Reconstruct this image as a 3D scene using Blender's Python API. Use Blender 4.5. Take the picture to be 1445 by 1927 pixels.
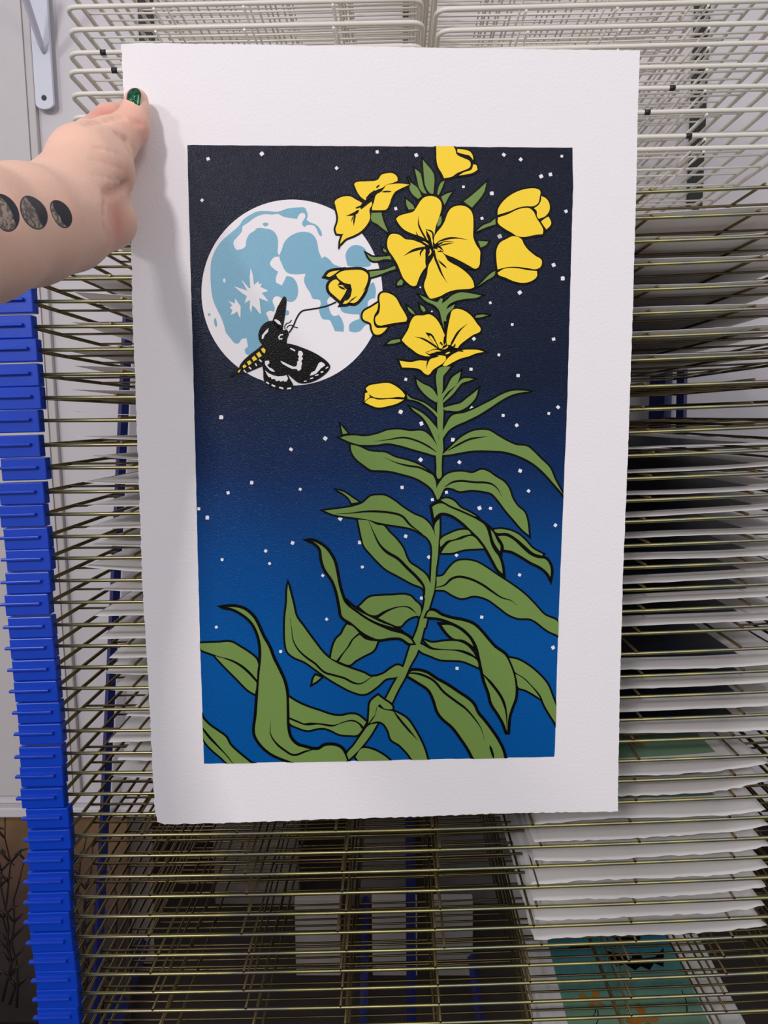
import bpy, bmesh, math, random
import numpy as np
from mathutils import Vector, Matrix
from mathutils.geometry import tessellate_polygon

for o in list(bpy.data.objects): bpy.data.objects.remove(o)
SC = bpy.context.scene
COL = SC.collection

# ---------------------------------------------------------------- camera
F, CX, CY = 1400.0, 722.5, 963.5
CAMP = Vector((0, 0, 1.40))
PITCH, YAW, ROLL = math.radians(7.2), 0.016, 0.011
fw = Vector((-math.sin(YAW)*math.cos(PITCH), math.cos(YAW)*math.cos(PITCH), -math.sin(PITCH)))
r0 = fw.cross(Vector((0, 0, 1))).normalized(); u0 = r0.cross(fw)
CR = r0*math.cos(ROLL) - u0*math.sin(ROLL)
CU = r0*math.sin(ROLL) + u0*math.cos(ROLL)
cam = bpy.data.cameras.new('camera'); camo = bpy.data.objects.new('camera', cam); COL.objects.link(camo)
camo.matrix_world = Matrix(((CR.x, CU.x, -fw.x, CAMP.x), (CR.y, CU.y, -fw.y, CAMP.y), (CR.z, CU.z, -fw.z, CAMP.z), (0, 0, 0, 1)))
cam.sensor_fit = 'VERTICAL'; cam.sensor_height = 36.0; cam.sensor_width = 27.0
cam.lens = 36.0*F/1927.0; cam.clip_start = 0.02
SC.camera = camo

# ---------------------------------------------------------------- world, lights, exposure
w = bpy.data.worlds.new('room_ambient'); SC.world = w; w.use_nodes = True
w.node_tree.nodes['Background'].inputs[0].default_value = (0.93, 0.94, 1.0, 1)
w.node_tree.nodes['Background'].inputs[1].default_value = 0.40
def area(name, loc, tgt, size, power, col):
    l = bpy.data.lights.new(name, 'AREA'); l.shape = 'RECTANGLE'; l.size = size[0]; l.size_y = size[1]
    l.energy = power; l.color = col
    o = bpy.data.objects.new(name, l); COL.objects.link(o); o.location = loc
    d = (Vector(tgt)-Vector(loc)).normalized(); o.rotation_euler = d.to_track_quat('-Z', 'Y').to_euler()
    return o
area('ceiling_light', (-0.80, -1.9, 2.62), (0, 0.7, 1.3), (0.24, 0.24), 26, (1, 0.965, 0.96))
area('ceiling_light', (-1.9, -1.6, 2.62), (0, 0.7, 1.3), (0.24, 0.24), 14, (1, 0.965, 0.96))
area('ceiling_light', (0.9, -1.2, 2.62), (0.2, 0.8, 1.2), (0.5, 0.5), 6, (1, 0.97, 0.97))
SC.view_settings.view_transform = 'Standard'; SC.view_settings.look = 'None'
SC.view_settings.gamma = 1; SC.view_settings.use_curve_mapping = False
SC.view_settings.exposure = 0.30

# ---------------------------------------------------------------- helpers
def ray(x, y): return CR*((x-CX)/F) - CU*((y-CY)/F) + fw
def onY(x, y, Y):
    d = ray(x, y); return CAMP + d*(Y/d.y)
def onZ(x, y, z):
    d = ray(x, y); return CAMP + d*((z-CAMP.z)/d.z)
def atz(x, y, zc): return CAMP + ray(x, y)*zc
def lin(c): return tuple((v/12.92 if v <= .04045 else ((v+.055)/1.055)**2.4) for v in c)
def rgb(r, g, b): return lin((r/255, g/255, b/255))

def link(o, parent=None):
    COL.objects.link(o)
    if parent: o.parent = parent
    return o
def mobj(name, me, m, parent=None):
    if isinstance(me, bmesh.types.BMesh):
        b = me; me = bpy.data.meshes.new(name); b.to_mesh(me); b.free()
    if m and not me.materials: me.materials.append(m)
    return link(bpy.data.objects.new(name, me), parent)
def thing(name, label, cat, loc=(0, 0, 0), group=None):
    o = bpy.data.objects.new(name, None); o.empty_display_size = .02; link(o); o.location = loc
    return tag(o, label, cat, group)
def tag(o, label, cat, group=None):
    o['label'] = label; o['category'] = cat
    if group: o['group'] = group
    return o
def struct(o): o['kind'] = 'structure'; return o
def smooth(me):
    me = me.data if hasattr(me, 'data') else me
    for p in me.polygons: p.use_smooth = True

def box(b, lo, hi, bev=0.0, seg=2):
    r = bmesh.ops.create_cube(b, size=1)
    vs = r['verts']
    for v in vs:
        v.co = Vector(((lo[i]+hi[i])/2 + v.co[i]*(hi[i]-lo[i])) for i in range(3))
    if bev:
        es = list({e for v in vs for e in v.link_edges})
        bmesh.ops.bevel(b, geom=es, offset=bev, segments=seg, affect='EDGES', profile=.5)
    return b
def tube(b, pts, r, n=6, closed=False, caps=True):
    pts = [Vector(p) for p in pts]; rings = []
    N = len(pts); up = None
    for i, p in enumerate(pts):
        a = pts[(i-1) % N] if (closed or i) else p
        c = pts[(i+1) % N] if (closed or i < N-1) else p
        t = (c-a).normalized()
        if up is None:
            up = Vector((0, 0, 1)) if abs(t.z) < .9 else Vector((0, 1, 0))
        s = t.cross(up).normalized(); up = s.cross(t)
        rr = r[i] if hasattr(r, '__len__') else r
        rings.append([b.verts.new(p + (s*math.cos(k*2*math.pi/n)+up*math.sin(k*2*math.pi/n))*rr) for k in range(n)])
    R = range(N if closed else N-1)
    for i in R:
        A, B = rings[i], rings[(i+1) % N]
        for k in range(n):
            f = b.faces.new((A[k], A[(k+1) % n], B[(k+1) % n], B[k])); f.smooth = True
    if caps and not closed:
        b.faces.new(rings[0][::-1]); b.faces.new(rings[-1])
    return b

# ---------------------------------------------------------------- materials
def mat(name, col, rough=.5, metal=0.0, noise=0.0, nscale=20, bump=0.0, bscale=200, spec=.5, coat=0.0):
    m = bpy.data.materials.new(name); m.use_nodes = True
    nt = m.node_tree; N = nt.nodes; L = nt.links; p = N['Principled BSDF']
    p.inputs['Roughness'].default_value = rough; p.inputs['Metallic'].default_value = metal
    p.inputs['Specular IOR Level'].default_value = spec
    if coat: p.inputs['Coat Weight'].default_value = coat
    tc = N.new('ShaderNodeTexCoord')
    nz = N.new('ShaderNodeTexNoise'); nz.inputs['Scale'].default_value = nscale; nz.inputs['Detail'].default_value = 4
    L.new(tc.outputs['Object'], nz.inputs['Vector'])
    mx = N.new('ShaderNodeMix'); mx.data_type = 'RGBA'
    mx.inputs['A'].default_value = (*[c*(1-noise) for c in col], 1)
    mx.inputs['B'].default_value = (*[min(1, c*(1+noise)) for c in col], 1)
    L.new(nz.outputs['Fac'], mx.inputs['Factor']); L.new(mx.outputs['Result'], p.inputs['Base Color'])
    if bump:
        bn = N.new('ShaderNodeTexNoise'); bn.inputs['Scale'].default_value = bscale; bn.inputs['Detail'].default_value = 3
        L.new(tc.outputs['Object'], bn.inputs['Vector'])
        bp = N.new('ShaderNodeBump'); bp.inputs['Strength'].default_value = bump; bp.inputs['Distance'].default_value = .001
        L.new(bn.outputs['Fac'], bp.inputs['Height']); L.new(bp.outputs['Normal'], p.inputs['Normal'])
    return m
def ramp_mat(m, stops, coord='Object', axis=None, nscale=20, distort=0.0, detail=4, mixin=0.0):
    """base colour from a colour ramp, either along an object axis or from noise"""
    nt = m.node_tree; N = nt.nodes; L = nt.links; p = N['Principled BSDF']
    tc = N.new('ShaderNodeTexCoord'); rp = N.new('ShaderNodeValToRGB')
    cr = rp.color_ramp
    while len(cr.elements) < len(stops): cr.elements.new(.5)
    for e, (t, c) in zip(cr.elements, stops): e.position = t; e.color = (*c, 1)
    if axis is None:
        nz = N.new('ShaderNodeTexNoise'); nz.inputs['Scale'].default_value = nscale; nz.inputs['Detail'].default_value = detail
        nz.inputs['Distortion'].default_value = distort
        L.new(tc.outputs[coord], nz.inputs['Vector']); L.new(nz.outputs['Fac'], rp.inputs['Fac'])
    else:
        ax, lo, hi = axis
        sp = N.new('ShaderNodeSeparateXYZ'); L.new(tc.outputs[coord], sp.inputs[0])
        mr = N.new('ShaderNodeMapRange'); mr.inputs['From Min'].default_value = lo; mr.inputs['From Max'].default_value = hi
        L.new(sp.outputs[ax], mr.inputs['Value']); L.new(mr.outputs['Result'], rp.inputs['Fac'])
    L.new(rp.outputs['Color'], p.inputs['Base Color'])
    return m

M_wall = mat('wall_paint', rgb(214, 208, 212), .75, noise=.03, nscale=6, bump=.15, bscale=120)
M_plaster = mat('left_plaster', rgb(205, 198, 200), .8, noise=.04, nscale=30, bump=.3, bscale=160)
M_trimw = mat('trim_paint', rgb(198, 190, 190), .55, noise=.03)
M_floor = mat('floor_shaded', rgb(30, 17, 11), .6, noise=.25, nscale=8)  # near-black base: the shade under the rack is put into the colour
M_white = mat('white_wire_coating', rgb(226, 219, 208), .35, noise=.05, nscale=40)
M_chip = mat('chipped_black', rgb(25, 22, 22), .5)
M_brack = mat('bracket_paint', rgb(212, 213, 226), .35, noise=.02)
M_black = mat('black_steel', rgb(13, 13, 14), .5, noise=.1)
M_blue = mat('blue_plastic', rgb(2, 60, 186), .30, noise=.10, nscale=60, bump=.12, bscale=90)
M_navy = mat('navy_steel', rgb(22, 30, 92), .4, noise=.1)
M_gold = ramp_mat(mat('zinc_rod', (.6, .5, .2), .36, 1.0, bump=.10, bscale=400),
    [(.30, (.30, .23, .17)), (.44, (.36, .33, .16)), (.53, (.47, .42, .18)), (.62, (.31, .33, .22)), (.74, (.40, .28, .26))], nscale=7, distort=.4)
M_goldw = ramp_mat(mat('zinc_wire_shaded', (.4, .32, .15), .34, 1.0),
    [(.30, (.13, .08, .05)), (.50, (.18, .14, .06)), (.65, (.14, .11, .07)), (.8, (.22, .13, .09))], nscale=9, distort=.3)  # darker zinc for inner wires: dim surroundings they reflect are put into the colour
M_paper = mat('cotton_paper', rgb(238, 233, 236), .85, noise=.012, nscale=60, bump=.28, bscale=420, spec=.25)
M_sheet = mat('drying_paper', rgb(246, 243, 243), .85, noise=.02, nscale=15, bump=.1, bscale=300, spec=.25)

def translucent(m, f):
    nt = m.node_tree; N = nt.nodes; L = nt.links; p = N['Principled BSDF']; out = N['Material Output']
    t = N.new('ShaderNodeBsdfTranslucent'); t.inputs['Color'].default_value = (.86, .82, .76, 1)
    x = N.new('ShaderNodeMixShader'); x.inputs[0].default_value = f
    L.new(p.outputs[0], x.inputs[1]); L.new(t.outputs[0], x.inputs[2]); L.new(x.outputs[0], out.inputs['Surface'])
translucent(M_sheet, .30)
def ink(name, col, rough=.30, bump=.16, noise=.04, bscale=900, spec=.24):
    return mat(name, col, rough, noise=noise, nscale=300, bump=bump, bscale=bscale, spec=spec)
M_yel = ink('yellow_ink', rgb(255, 214, 52), .42, .08)
M_grn = ink('green_ink', rgb(114, 142, 72), .36, .18)
M_blk = ink('black_ink', rgb(8, 7, 7), .26, .34, spec=.13)
M_moonb = ink('moon_blue_ink', rgb(124, 174, 198), .38, .14)
M_unink = mat('bare_paper', rgb(238, 233, 236), .85, noise=.012, nscale=60, bump=.1, bscale=420, spec=.25)
# ---------------------------------------------------------------- room shell
YW = 1.52
b = bmesh.new(); box(b, (-2.2, YW, .575), (1.8, YW+.06, 2.7)); struct(mobj('wall_back', b, M_wall))
pl = onY(92, 560, YW).x
b = bmesh.new(); box(b, (-2.2, YW-.016, .60), (pl-.011, YW, 2.7)); struct(mobj('wall_left', b, M_plaster))
b = bmesh.new(); box(b, (pl-.011, YW-.013, .60), (pl+.004, YW, 2.7), .002); struct(mobj('trim_1', b, M_trimw))
zl = onY(60, 1512, YW).z
b = bmesh.new(); box(b, (-2.2, YW-.02, zl-.022), (1.8, YW+.06, zl), .003); struct(mobj('trim_2', b, M_wall))
b = bmesh.new(); box(b, (-2.4, 2.3, 0), (2.2, 2.36, .75)); struct(mobj('wall_recess', b, mat('recess_shaded', rgb(40, 27, 20), .8, noise=.2)))  # shade of the recess is painted into this wall colour
b = bmesh.new(); box(b, (-2.6, -2.8, -.05), (2.6, 2.36, 0)); struct(mobj('floor', b, M_floor))

# black slotted wall standards
def standard(px, py, ybot, label):
    c = onY(px, py, YW); bot = onY(px, ybot, YW).z
    t = thing('wall_standard', label, 'wall rail', (c.x, YW, bot), 'black wall standards')
    b = bmesh.new(); box(b, (-.0135, -.014, 0), (.0135, 0, 2.6-bot), .0015)
    mobj('rail', b, M_black, t)
    b = bmesh.new()
    z = .03
    while z < 2.55-bot:
        box(b, (-.006, -.0148, z), (-.003, -.0135, z+.014)); box(b, (.003, -.0148, z), (.006, -.0135, z+.014)); z += .032
    o = mobj('slot', b, M_chip, t); o['kind'] = 'stuff'
standard(1311, 200, 420, 'black slotted wall standard behind the right white wire shelves')
standard(771, 20, 420, 'black slotted wall standard behind the joint of the two white shelf stacks')
standard(277, 40, 420, 'black slotted wall standard behind the left white wire shelves')

# white shelf bracket on the left wall
c = onY(85, 186, YW-.016)
t = thing('shelf_bracket', 'white metal shelf bracket with rounded end and dark screw on left wall', 'bracket', (c.x, YW-.016, c.z))
b = bmesh.new()
prof = []
hw = .0185
for k in range(9):
    a = math.pi + k*math.pi/8
    prof.append((hw*math.cos(a), -.010+.010*math.sin(a)))
prof = [(-hw, .30)] + prof + [(hw, .30)]
lo = [b.verts.new((x, -.0001, z)) for x, z in prof]; hi = [b.verts.new((x*.92, -.0045, z)) for x, z in prof]
b.faces.new(hi)
for i in range(len(prof)):
    j = (i+1) % len(prof); b.faces.new((lo[i], lo[j], hi[j], hi[i]))
bmesh.ops.recalc_face_normals(b, faces=b.faces); mobj('plate', b, M_brack, t)
b = bmesh.new(); tube(b, [(0, -.0046, 0), (0, -.0052, 0)], .0050, 14); mobj('screw', b, M_chip, t)
s0 = onY(82, 99, YW-.022) - t.location; s1 = onY(50, -30, YW-.10) - t.location; s1.y = -.12
b = bmesh.new(); tube(b, [s0, s0+(s1-s0)*.12, s1, s1+(s1-s0)*.5], [.003, .006, .0075, .0075], 8); mobj('strut', b, M_brack, t)

ORD = ['', 'topmost', 'second', 'third', 'fourth', 'fifth', 'sixth', 'seventh', 'eighth', 'ninth', 'tenth', 'eleventh', 'twelfth', 'thirteenth',
       'fourteenth', 'fifteenth', 'sixteenth', 'seventeenth', 'eighteenth', 'nineteenth', 'twentieth', 'twenty-first', 'twenty-second', 'twenty-third',
       'twenty-fourth', 'twenty-fifth', 'twenty-sixth', 'twenty-seventh', 'twenty-eighth', 'twenty-ninth', 'thirtieth', 'thirty-first', 'thirty-second',
       'thirty-third', 'thirty-fourth', 'thirty-fifth', 'thirty-sixth', 'thirty-seventh', 'thirty-eighth', 'thirty-ninth', 'fortieth', 'forty-first', 'forty-second', 'forty-third']

# ---------------------------------------------------------------- brass-coloured rack
YF = 0.83; XL, XR = -.400, .535; DEPTH = .62; LEN = XR-XL; SAG = .0055
def sag(x): t = (x-XL)/LEN; return -4*SAG*t*(1-t)
yl = [386,433,477,524,567,614,658,704,748,791,837,880,925,967,1009,1050,1092,1133,1175,1215,1255,1295,1335,1375,1417,1454,1494,1532,1572,1611,1650,1688,1725,1763,1799,1834,1869,1903,1937,1970,2004,2037]
yr = [353,402,446,489,537,581,625,668,719,762,804,848,891,932,971,1017,1058,1100,1140,1183,1220,1263,1302,1345,1385,1422,1459,1499,1538,1577,1613,1652,1690,1726,1762,1799,1831,1868,1902,1935,1969,2002]
capx = [(540,64),(560,67),(605,66),(653,75),(700,78),(742,82),(790,79),(835,80),(878,92),(922,88),(966,89),(1010,96),(1050,100),(1093,99),(1133,97),(1174,103),(1215,106),(1256,110),(1297,113),(1336,118),(1376,121),(1415,122),(1455,123),(1490,124),(1537,134),(1577,137),(1612,136),(1655,136),(1690,136),(1726,136),(1766,140),(1805,145),(1840,149),(1880,151),(1915,152),(1970,156),(2004,158),(2037,160)]
def capright(y): return min(capx, key=lambda c: abs(c[0]-y))[1]

def wire_me(name, pts, r, n=6):
    b = bmesh.new(); tube(b, pts, r, n); me = bpy.data.meshes.new(name); b.to_mesh(me); b.free(); return me
xs = [XL + LEN*k/12 for k in range(13)]
DX = [-.303 + .1165*k for k in range(8)]           # depth wires
CY_ = [.075, .185, .295, .405, .515]
me_front = wire_me('front_rod', [(x-XL, 0, sag(x)) for x in xs], .0021, 8); me_front.materials.append(M_gold)
me_back = wire_me('back_rod', [(x-XL, DEPTH, sag(x)*.8) for x in xs], .0019); me_back.materials.append(M_goldw)
me_cross = wire_me('cross_wire', [(x-XL, 0, sag(x)*.9) for x in xs], .0015); me_cross.materials.append(M_goldw)
me_side = wire_me('side_rod', [(0, 0, 0), (0, DEPTH*.5, 0), (0, DEPTH, 0)], .0023); me_side.materials.append(M_goldw)
me_dep = wire_me('depth_wire', [(0, -.0022, 0), (0, DEPTH*.5, -.0004), (0, DEPTH, 0)], .0016); me_dep.materials.append(M_goldw)
b = bmesh.new()
box(b, (-.0505, -.0075, -.0130), (0, .0065, .0118), .0012)
box(b, (-.0545, -.0120, -.0004), (-.0085, -.0068, .0030), .0009)
me_cap = bpy.data.meshes.new('end_cap'); b.to_mesh(me_cap); b.free(); me_cap.materials.append(M_blue)

random.seed(7)
SH = []
def shelf_line(i):
    pl_, pr_ = onY(200, yl[i], YF), onY(1430, yr[i], YF)
    zl_, zr_ = pl_.z - sag(pl_.x), pr_.z - sag(pr_.x)
    k = (zr_-zl_)/(pr_.x-pl_.x)
    return zl_ + k*(XL-pl_.x), k
for i in range(len(yl)):
    z0, k = shelf_line(i); SH.append((z0, k))
    t = thing('wire_shelf', ('brass-coloured wire drying shelf with blue end cap, %s from the top of the brass rack' % ORD[i+1]) if i > 1 else ('brass-coloured wire drying shelf, %s of the brass rack' % ('topmost' if i == 0 else 'second from the top')), 'rack shelf', (XL, YF, z0), 'brass wire shelves of the drying rack')
    t.rotation_euler = (random.uniform(-.004, .004), -math.atan(k), 0)
    mobj('front_rod', me_front, None, t); mobj('back_rod', me_back, None, t)
    for x in (0, LEN):
        o = mobj('side_rod', me_side, None, t); o.location.x = x
    for y in CY_:
        o = mobj('cross_wire', me_cross, None, t); o.location.y = y + random.uniform(-.008, .008)
    jx = random.uniform(-.006, .006)
    for x in DX:
        o = mobj('depth_wire', me_dep, None, t); o.location = (x-XL+jx+random.uniform(-.003, .003), 0, sag(x)+.0030)
    if yl[i] > 530 - 60 and i >= 2:
        o = mobj('end_cap', me_cap, None, t)
        o.location = (onY(capright(yl[i]), yl[i], YF).x - XL, 0, 0)
def shelf_z(i, x): return SH[i][0] + SH[i][1]*(x-XL) + sag(x)

# rack frame
t = thing('rack_frame', 'navy blue steel frame carrying the brass wire shelves, standing on floor', 'rack frame', (-.4, 1.46, 0))
def fpart(name, p, q, r, n=4):
    b = bmesh.new(); tube(b, [Vector(p)-t.location, Vector(q)-t.location], r, n)
    for f in b.faces: f.smooth = False
    mobj(name, b, M_navy, t)
fpart('post', (onY(248, 700, 1.47).x, 1.47, 1.62), (onZ(188, 1950, .02).x, 1.47, .0), .0105)
fpart('post', (onY(1278, 780, 1.47).x, 1.47, 1.62), (onY(1278, 780, 1.47).x+.03, 1.47, .0), .0105)
fpart('post', (onY(772, 1590, 1.47).x, 1.47, 1.0), (onY(772, 1590, 1.47).x, 1.47, .0), .0105)
fpart('panel_edge', (onY(1240, 780, 1.49).x, 1.485, 1.60), (onY(1240, 780, 1.49).x, 1.485, 1.10), .022)
fpart('foot_rail', tuple(onZ(212, 1927, .05)), tuple(onZ(268, 1775, .05)), .022)
fpart('foot_rail', tuple(onZ(684, 1927, .05)), tuple(onZ(688, 1690, .05)), .010)
fpart('foot_rail', tuple(onZ(904, 1927, .05)), tuple(onZ(872, 1690, .05)), .010)

# ---------------------------------------------------------------- prints lying on the shelves
M_inkdark = ink('drying_ink_navy', rgb(14, 22, 44), .35, .15)
M_inkteal = ramp_mat(ink('drying_ink_teal', rgb(20, 80, 120), .4, .12), [(0, rgb(140, 160, 118)), (.25, rgb(108, 150, 130)), (.55, rgb(44, 120, 140)), (.8, rgb(12, 70, 122)), (1, rgb(6, 40, 96))], axis=(1, 0.0, .40))
M_orange = ink('orange_ink', rgb(168, 108, 44), .5, .1)
def lay_sheet(i, x0, x1, y0, depth, label, group, amp=.002, curl=.0, seed=0, inkm=None, margin=(.055, .05, .055), drop=0.0, lcurl=0.0, deckle=.0012, extra=None):
    rnd = random.Random(seed); ph = [rnd.uniform(0, 6.28) for _ in range(6)]
    W = x1-x0; z00 = shelf_z(i, x0)
    t = thing('print_sheet', label, 'print', (x0, YF+y0, z00), group)
    def zf(x, y):
        u, v = x/W, y/depth
        z = shelf_z(i, x0+x) - z00 + .0047
        z += amp*(1+math.sin(u*5+ph[0]+v*2))*.5 + amp*.7*(1+math.sin(u*9+ph[1]))*.5*math.exp(-v*5)
        z += curl*max(0, u-.7)**2*11*math.exp(-v*4) + lcurl*max(0, .3-u)**2*11*(.4+.6*math.exp(-v*3))
        z += drop*math.exp(-v*14)
        return z
    def grid(xa, xb, ya, yb, nx, ny, off, dk=0.0, flip=False):
        vs = []
        for a in range(nx+1):
            row = []
            for c in range(ny+1):
                x = xa+(xb-xa)*a/nx; y = ya+(yb-ya)*(c/ny)**1.6
                X, Y = x, y
                if dk and c == 0: Y += rnd.uniform(-dk, dk)
                if dk and (a == 0 or a == nx): X += rnd.uniform(-dk, dk)
                row.append((X, Y, zf(x, y)+off))
            vs.append(row)
        return vs
    nx, ny = 34, 12
    g = grid(0, W, 0, depth, nx, ny, 0, deckle)
    b = bmesh.new()
    top = [[b.verts.new(p) for p in r] for r in g]; bot = [[b.verts.new((p[0], p[1], p[2]-.00045)) for p in r] for r in g]
    for a in range(nx):
        for c in range(ny):
            b.faces.new((top[a][c], top[a+1][c], top[a+1][c+1], top[a][c+1])).smooth = True
            b.faces.new((bot[a][c], bot[a][c+1], bot[a+1][c+1], bot[a+1][c])).smooth = True
    for a in range(nx):
        b.faces.new((top[a][0], bot[a][0], bot[a+1][0], top[a+1][0])); b.faces.new((top[a+1][ny], bot[a+1][ny], bot[a][ny], top[a][ny]))
    for c in range(ny):
        b.faces.new((top[0][c+1], bot[0][c+1], bot[0][c], top[0][c])); b.faces.new((top[nx][c], bot[nx][c], bot[nx][c+1], top[nx][c+1]))
    mobj('sheet', b, M_sheet, t)
    if inkm:
        b = bmesh.new(); g = grid(margin[0], W-margin[0], margin[1], depth-margin[2], 24, 12, .0006)
        v = [[b.verts.new(p) for p in r] for r in g]
        for a in range(24):
            for c in range(12): b.faces.new((v[a][c], v[a+1][c], v[a+1][c+1], v[a][c+1])).smooth = True
        mobj('ink_panel', b, inkm, t)
    if extra: extra(t, zf)
    return t
GL, GR, GS = 'white prints on the left half of the brass rack', 'large prints on the right half of the brass rack', 'small prints low on the right of the brass rack'
leftpx = {1:170, 3:150, 4:145, 5:140, 6:104, 7:150, 8:137, 9:143, 10:157, 11:178, 12:160, 13:176, 14:168, 15:180, 16:173, 17:196, 18:190, 19:198, 20:213, 21:201, 22:211, 23:248, 24:211, 25:231, 26:220}
for i, px in leftpx.items():
    x0 = onY(px, yl[i]-4, YF+.03).x
    lay_sheet(i, x0, x0+.41, random.uniform(.012, .03), .58, 'white deckle-edged print lying at left on the %s brass shelf from the top' % ORD[i+1], GL,
              amp=.0022, lcurl=random.choice((.0, .003, .006)), seed=i, inkm=M_inkdark if i > 8 else None)
for i in list(range(1, 8)) + list(range(11, 20)) + list(range(21, 25)):
    x0 = .058 + random.uniform(-.006, .006)
    lay_sheet(i, x0, x0+.41, random.uniform(.004, .012), .56, ('large white-bordered dark print lying at right on the %s brass shelf from the top' if i > 9 else 'large white paper seen from below at right on the %s brass shelf from the top') % ORD[i+1], GR,
              amp=.0022, curl=random.uniform(0, .004), seed=100+i, inkm=M_inkdark if i > 9 else None, margin=(.052, .042, .05))
def moth_motif(t, zf, cx, cy, s, rot=0.0, m=None, name='printed_moth'):
    shapes = [[(0, 0), (.9, .5), (1.3, 1.2), (.7, 1.3), (.1, .6)], [(0, 0), (-.9, .5), (-1.1, 1.3), (-.6, 1.3), (-.1, .6)], [(0, 0), (.6, -.1), (.7, -.7), (.2, -.6)], [(0, 0), (-.6, -.1), (-.7, -.7), (-.2, -.6)]]
    b = bmesh.new()
    for k, sh in enumerate(shapes):
        vs = []
        for x, y in sh:
            X = cx + s*(x*math.cos(rot)-y*math.sin(rot)); Y = cy + s*(x*math.sin(rot)+y*math.cos(rot))
            vs.append(b.verts.new((X, Y, zf(X, Y)+.0011)))
        b.faces.new(vs)
    bmesh.ops.recalc_face_normals(b, faces=b.faces)
    mobj(name, b, m or M_orange, t)
def bat_motif(t, zf, cx, cy, s):
    sh = [(-1.6, .9), (-.9, .6), (-.3, .2), (-.2, .7), (0, .45), (.2, .7), (.3, .2), (1.0, .3), (1.7, 1.0), (1.4, 0), (1.2, -.5), (.8, -.2), (.4, -.7), (0, -.4), (-.4, -.7), (-.8, -.2), (-1.3, -.4), (-1.5, .1)]
    b = bmesh.new(); vs = [b.verts.new((cx+s*x, cy+s*y, zf(cx+s*x, cy+s*y)+.0009)) for x, y in sh]
    for tr in tessellate_polygon([[v.co for v in vs]]): b.faces.new([vs[j] for j in tr])
    bmesh.ops.recalc_face_normals(b, faces=b.faces); mobj('printed_bat', b, M_blk, t)
    b = bmesh.new(); v = [b.verts.new((cx+s*x, cy+s*y, zf(cx, cy)+.0014)) for x, y in ((.9, 0), (1.15, .1), (1.25, .4), (1.0, .35))]; b.faces.new(v); mobj('printed_star', b, M_unink, t)
def motif(t, zf):
    moth_motif(t, zf, .085, .060, .014, 1.0); moth_motif(t, zf, .15, .085, .016, -.6)
    bat_motif(t, zf, .135, .26, .030)
for i in range(26, 35):
    x0 = onY(1003, yl[i]-16, YF+.01).x + random.uniform(-.004, .004)
    lay_sheet(i, x0, onY(1437, yr[i]-8, YF+.01).x + random.uniform(-.003, .003), random.uniform(-.002, .006), .40,
              'small white deckle-edged print lying at right on the %s brass shelf from the top' % ORD[i+1], GS,
              amp=.0016, curl=random.uniform(.004, .010), lcurl=-.002 if i % 3 else .002, seed=200+i, inkm=M_inkteal, margin=(.042, .045, .04), deckle=.0016, extra=motif if i == 26 else None)
def motif2(t, zf):
    moth_motif(t, zf, .088, .105, .0135, .3); moth_motif(t, zf, .15, .07, .017, .9)
    bat_motif(t, zf, .170, .178, .026); bat_motif(t, zf, .092, .212, .011); bat_motif(t, zf, .168, .225, .013)
    b = bmesh.new()
    for (xa, ya, xb, yb) in ((.075, .075, .088, .092), (.08, .062, .09, .09), (.16, .045, .215, .05), (.205, .08, .212, .12)):
        tube(b, [(xa, ya, zf(xa, ya)+.0008), ((xa+xb)/2+.003, (ya+yb)/2, zf(xa, ya)+.0008), (xb, yb, zf(xb, yb)+.0008)], .0007, 4)
    mobj('printed_branch', b, M_blk, t)
zq = shelf_z(41, .2)+.005
qx0, qx1 = onZ(1000, 1927, zq).x, onZ(1391, 1927, zq).x
lay_sheet(41, qx0, qx1, .0, .46, 'teal bat and moth print lying by itself on the lowest brass shelf in view', 'teal prints', amp=.001, seed=300, inkm=M_inkteal, margin=(.046, .045, .04), extra=motif2).rotation_euler.z = -.03

# ---------------------------------------------------------------- white wire shelves
WW = .372; WYF = .83; WD = .58
xsL, xsR = -.340, .048
ywl = [8, 51, 95, 129.5, 172.5, 216, 249, 281]
ywr = [8, 48, 87, 127, 166, 212, 258, 282]
def white_mesh():
    R = .012
    pts = []
    for (cx_, cy_, a0) in ((R, R, math.pi), (WW-R, R, 1.5*math.pi)):
        for k in range(5):
            a = a0 + k*math.pi/8; pts.append((cx_+R*math.cos(a), cy_+R*math.sin(a), 0))
    pts += [(WW, WD, 0), (0, WD, 0)]
    b = bmesh.new(); tube(b, pts, .0025, 8, closed=True); me = bpy.data.meshes.new('frame'); b.to_mesh(me); b.free(); me.materials.append(M_white); return me
me_wf = white_mesh()
me_wd = wire_me('depth_wire', [(0, -.0005, 0), (0, WD, 0)], .0014); me_wd.materials.append(M_white)
me_wc = wire_me('cross_wire', [(.0, 0, 0), (WW*.5, 0, -.0012), (WW, 0, 0)], .0012); me_wc.materials.append(M_white)
chips = {('right', 4): 1264, ('right', 5): 1214, ('right', 6): 1294, ('left', 3): 219, ('left', 2): 195}
WS = []
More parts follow.
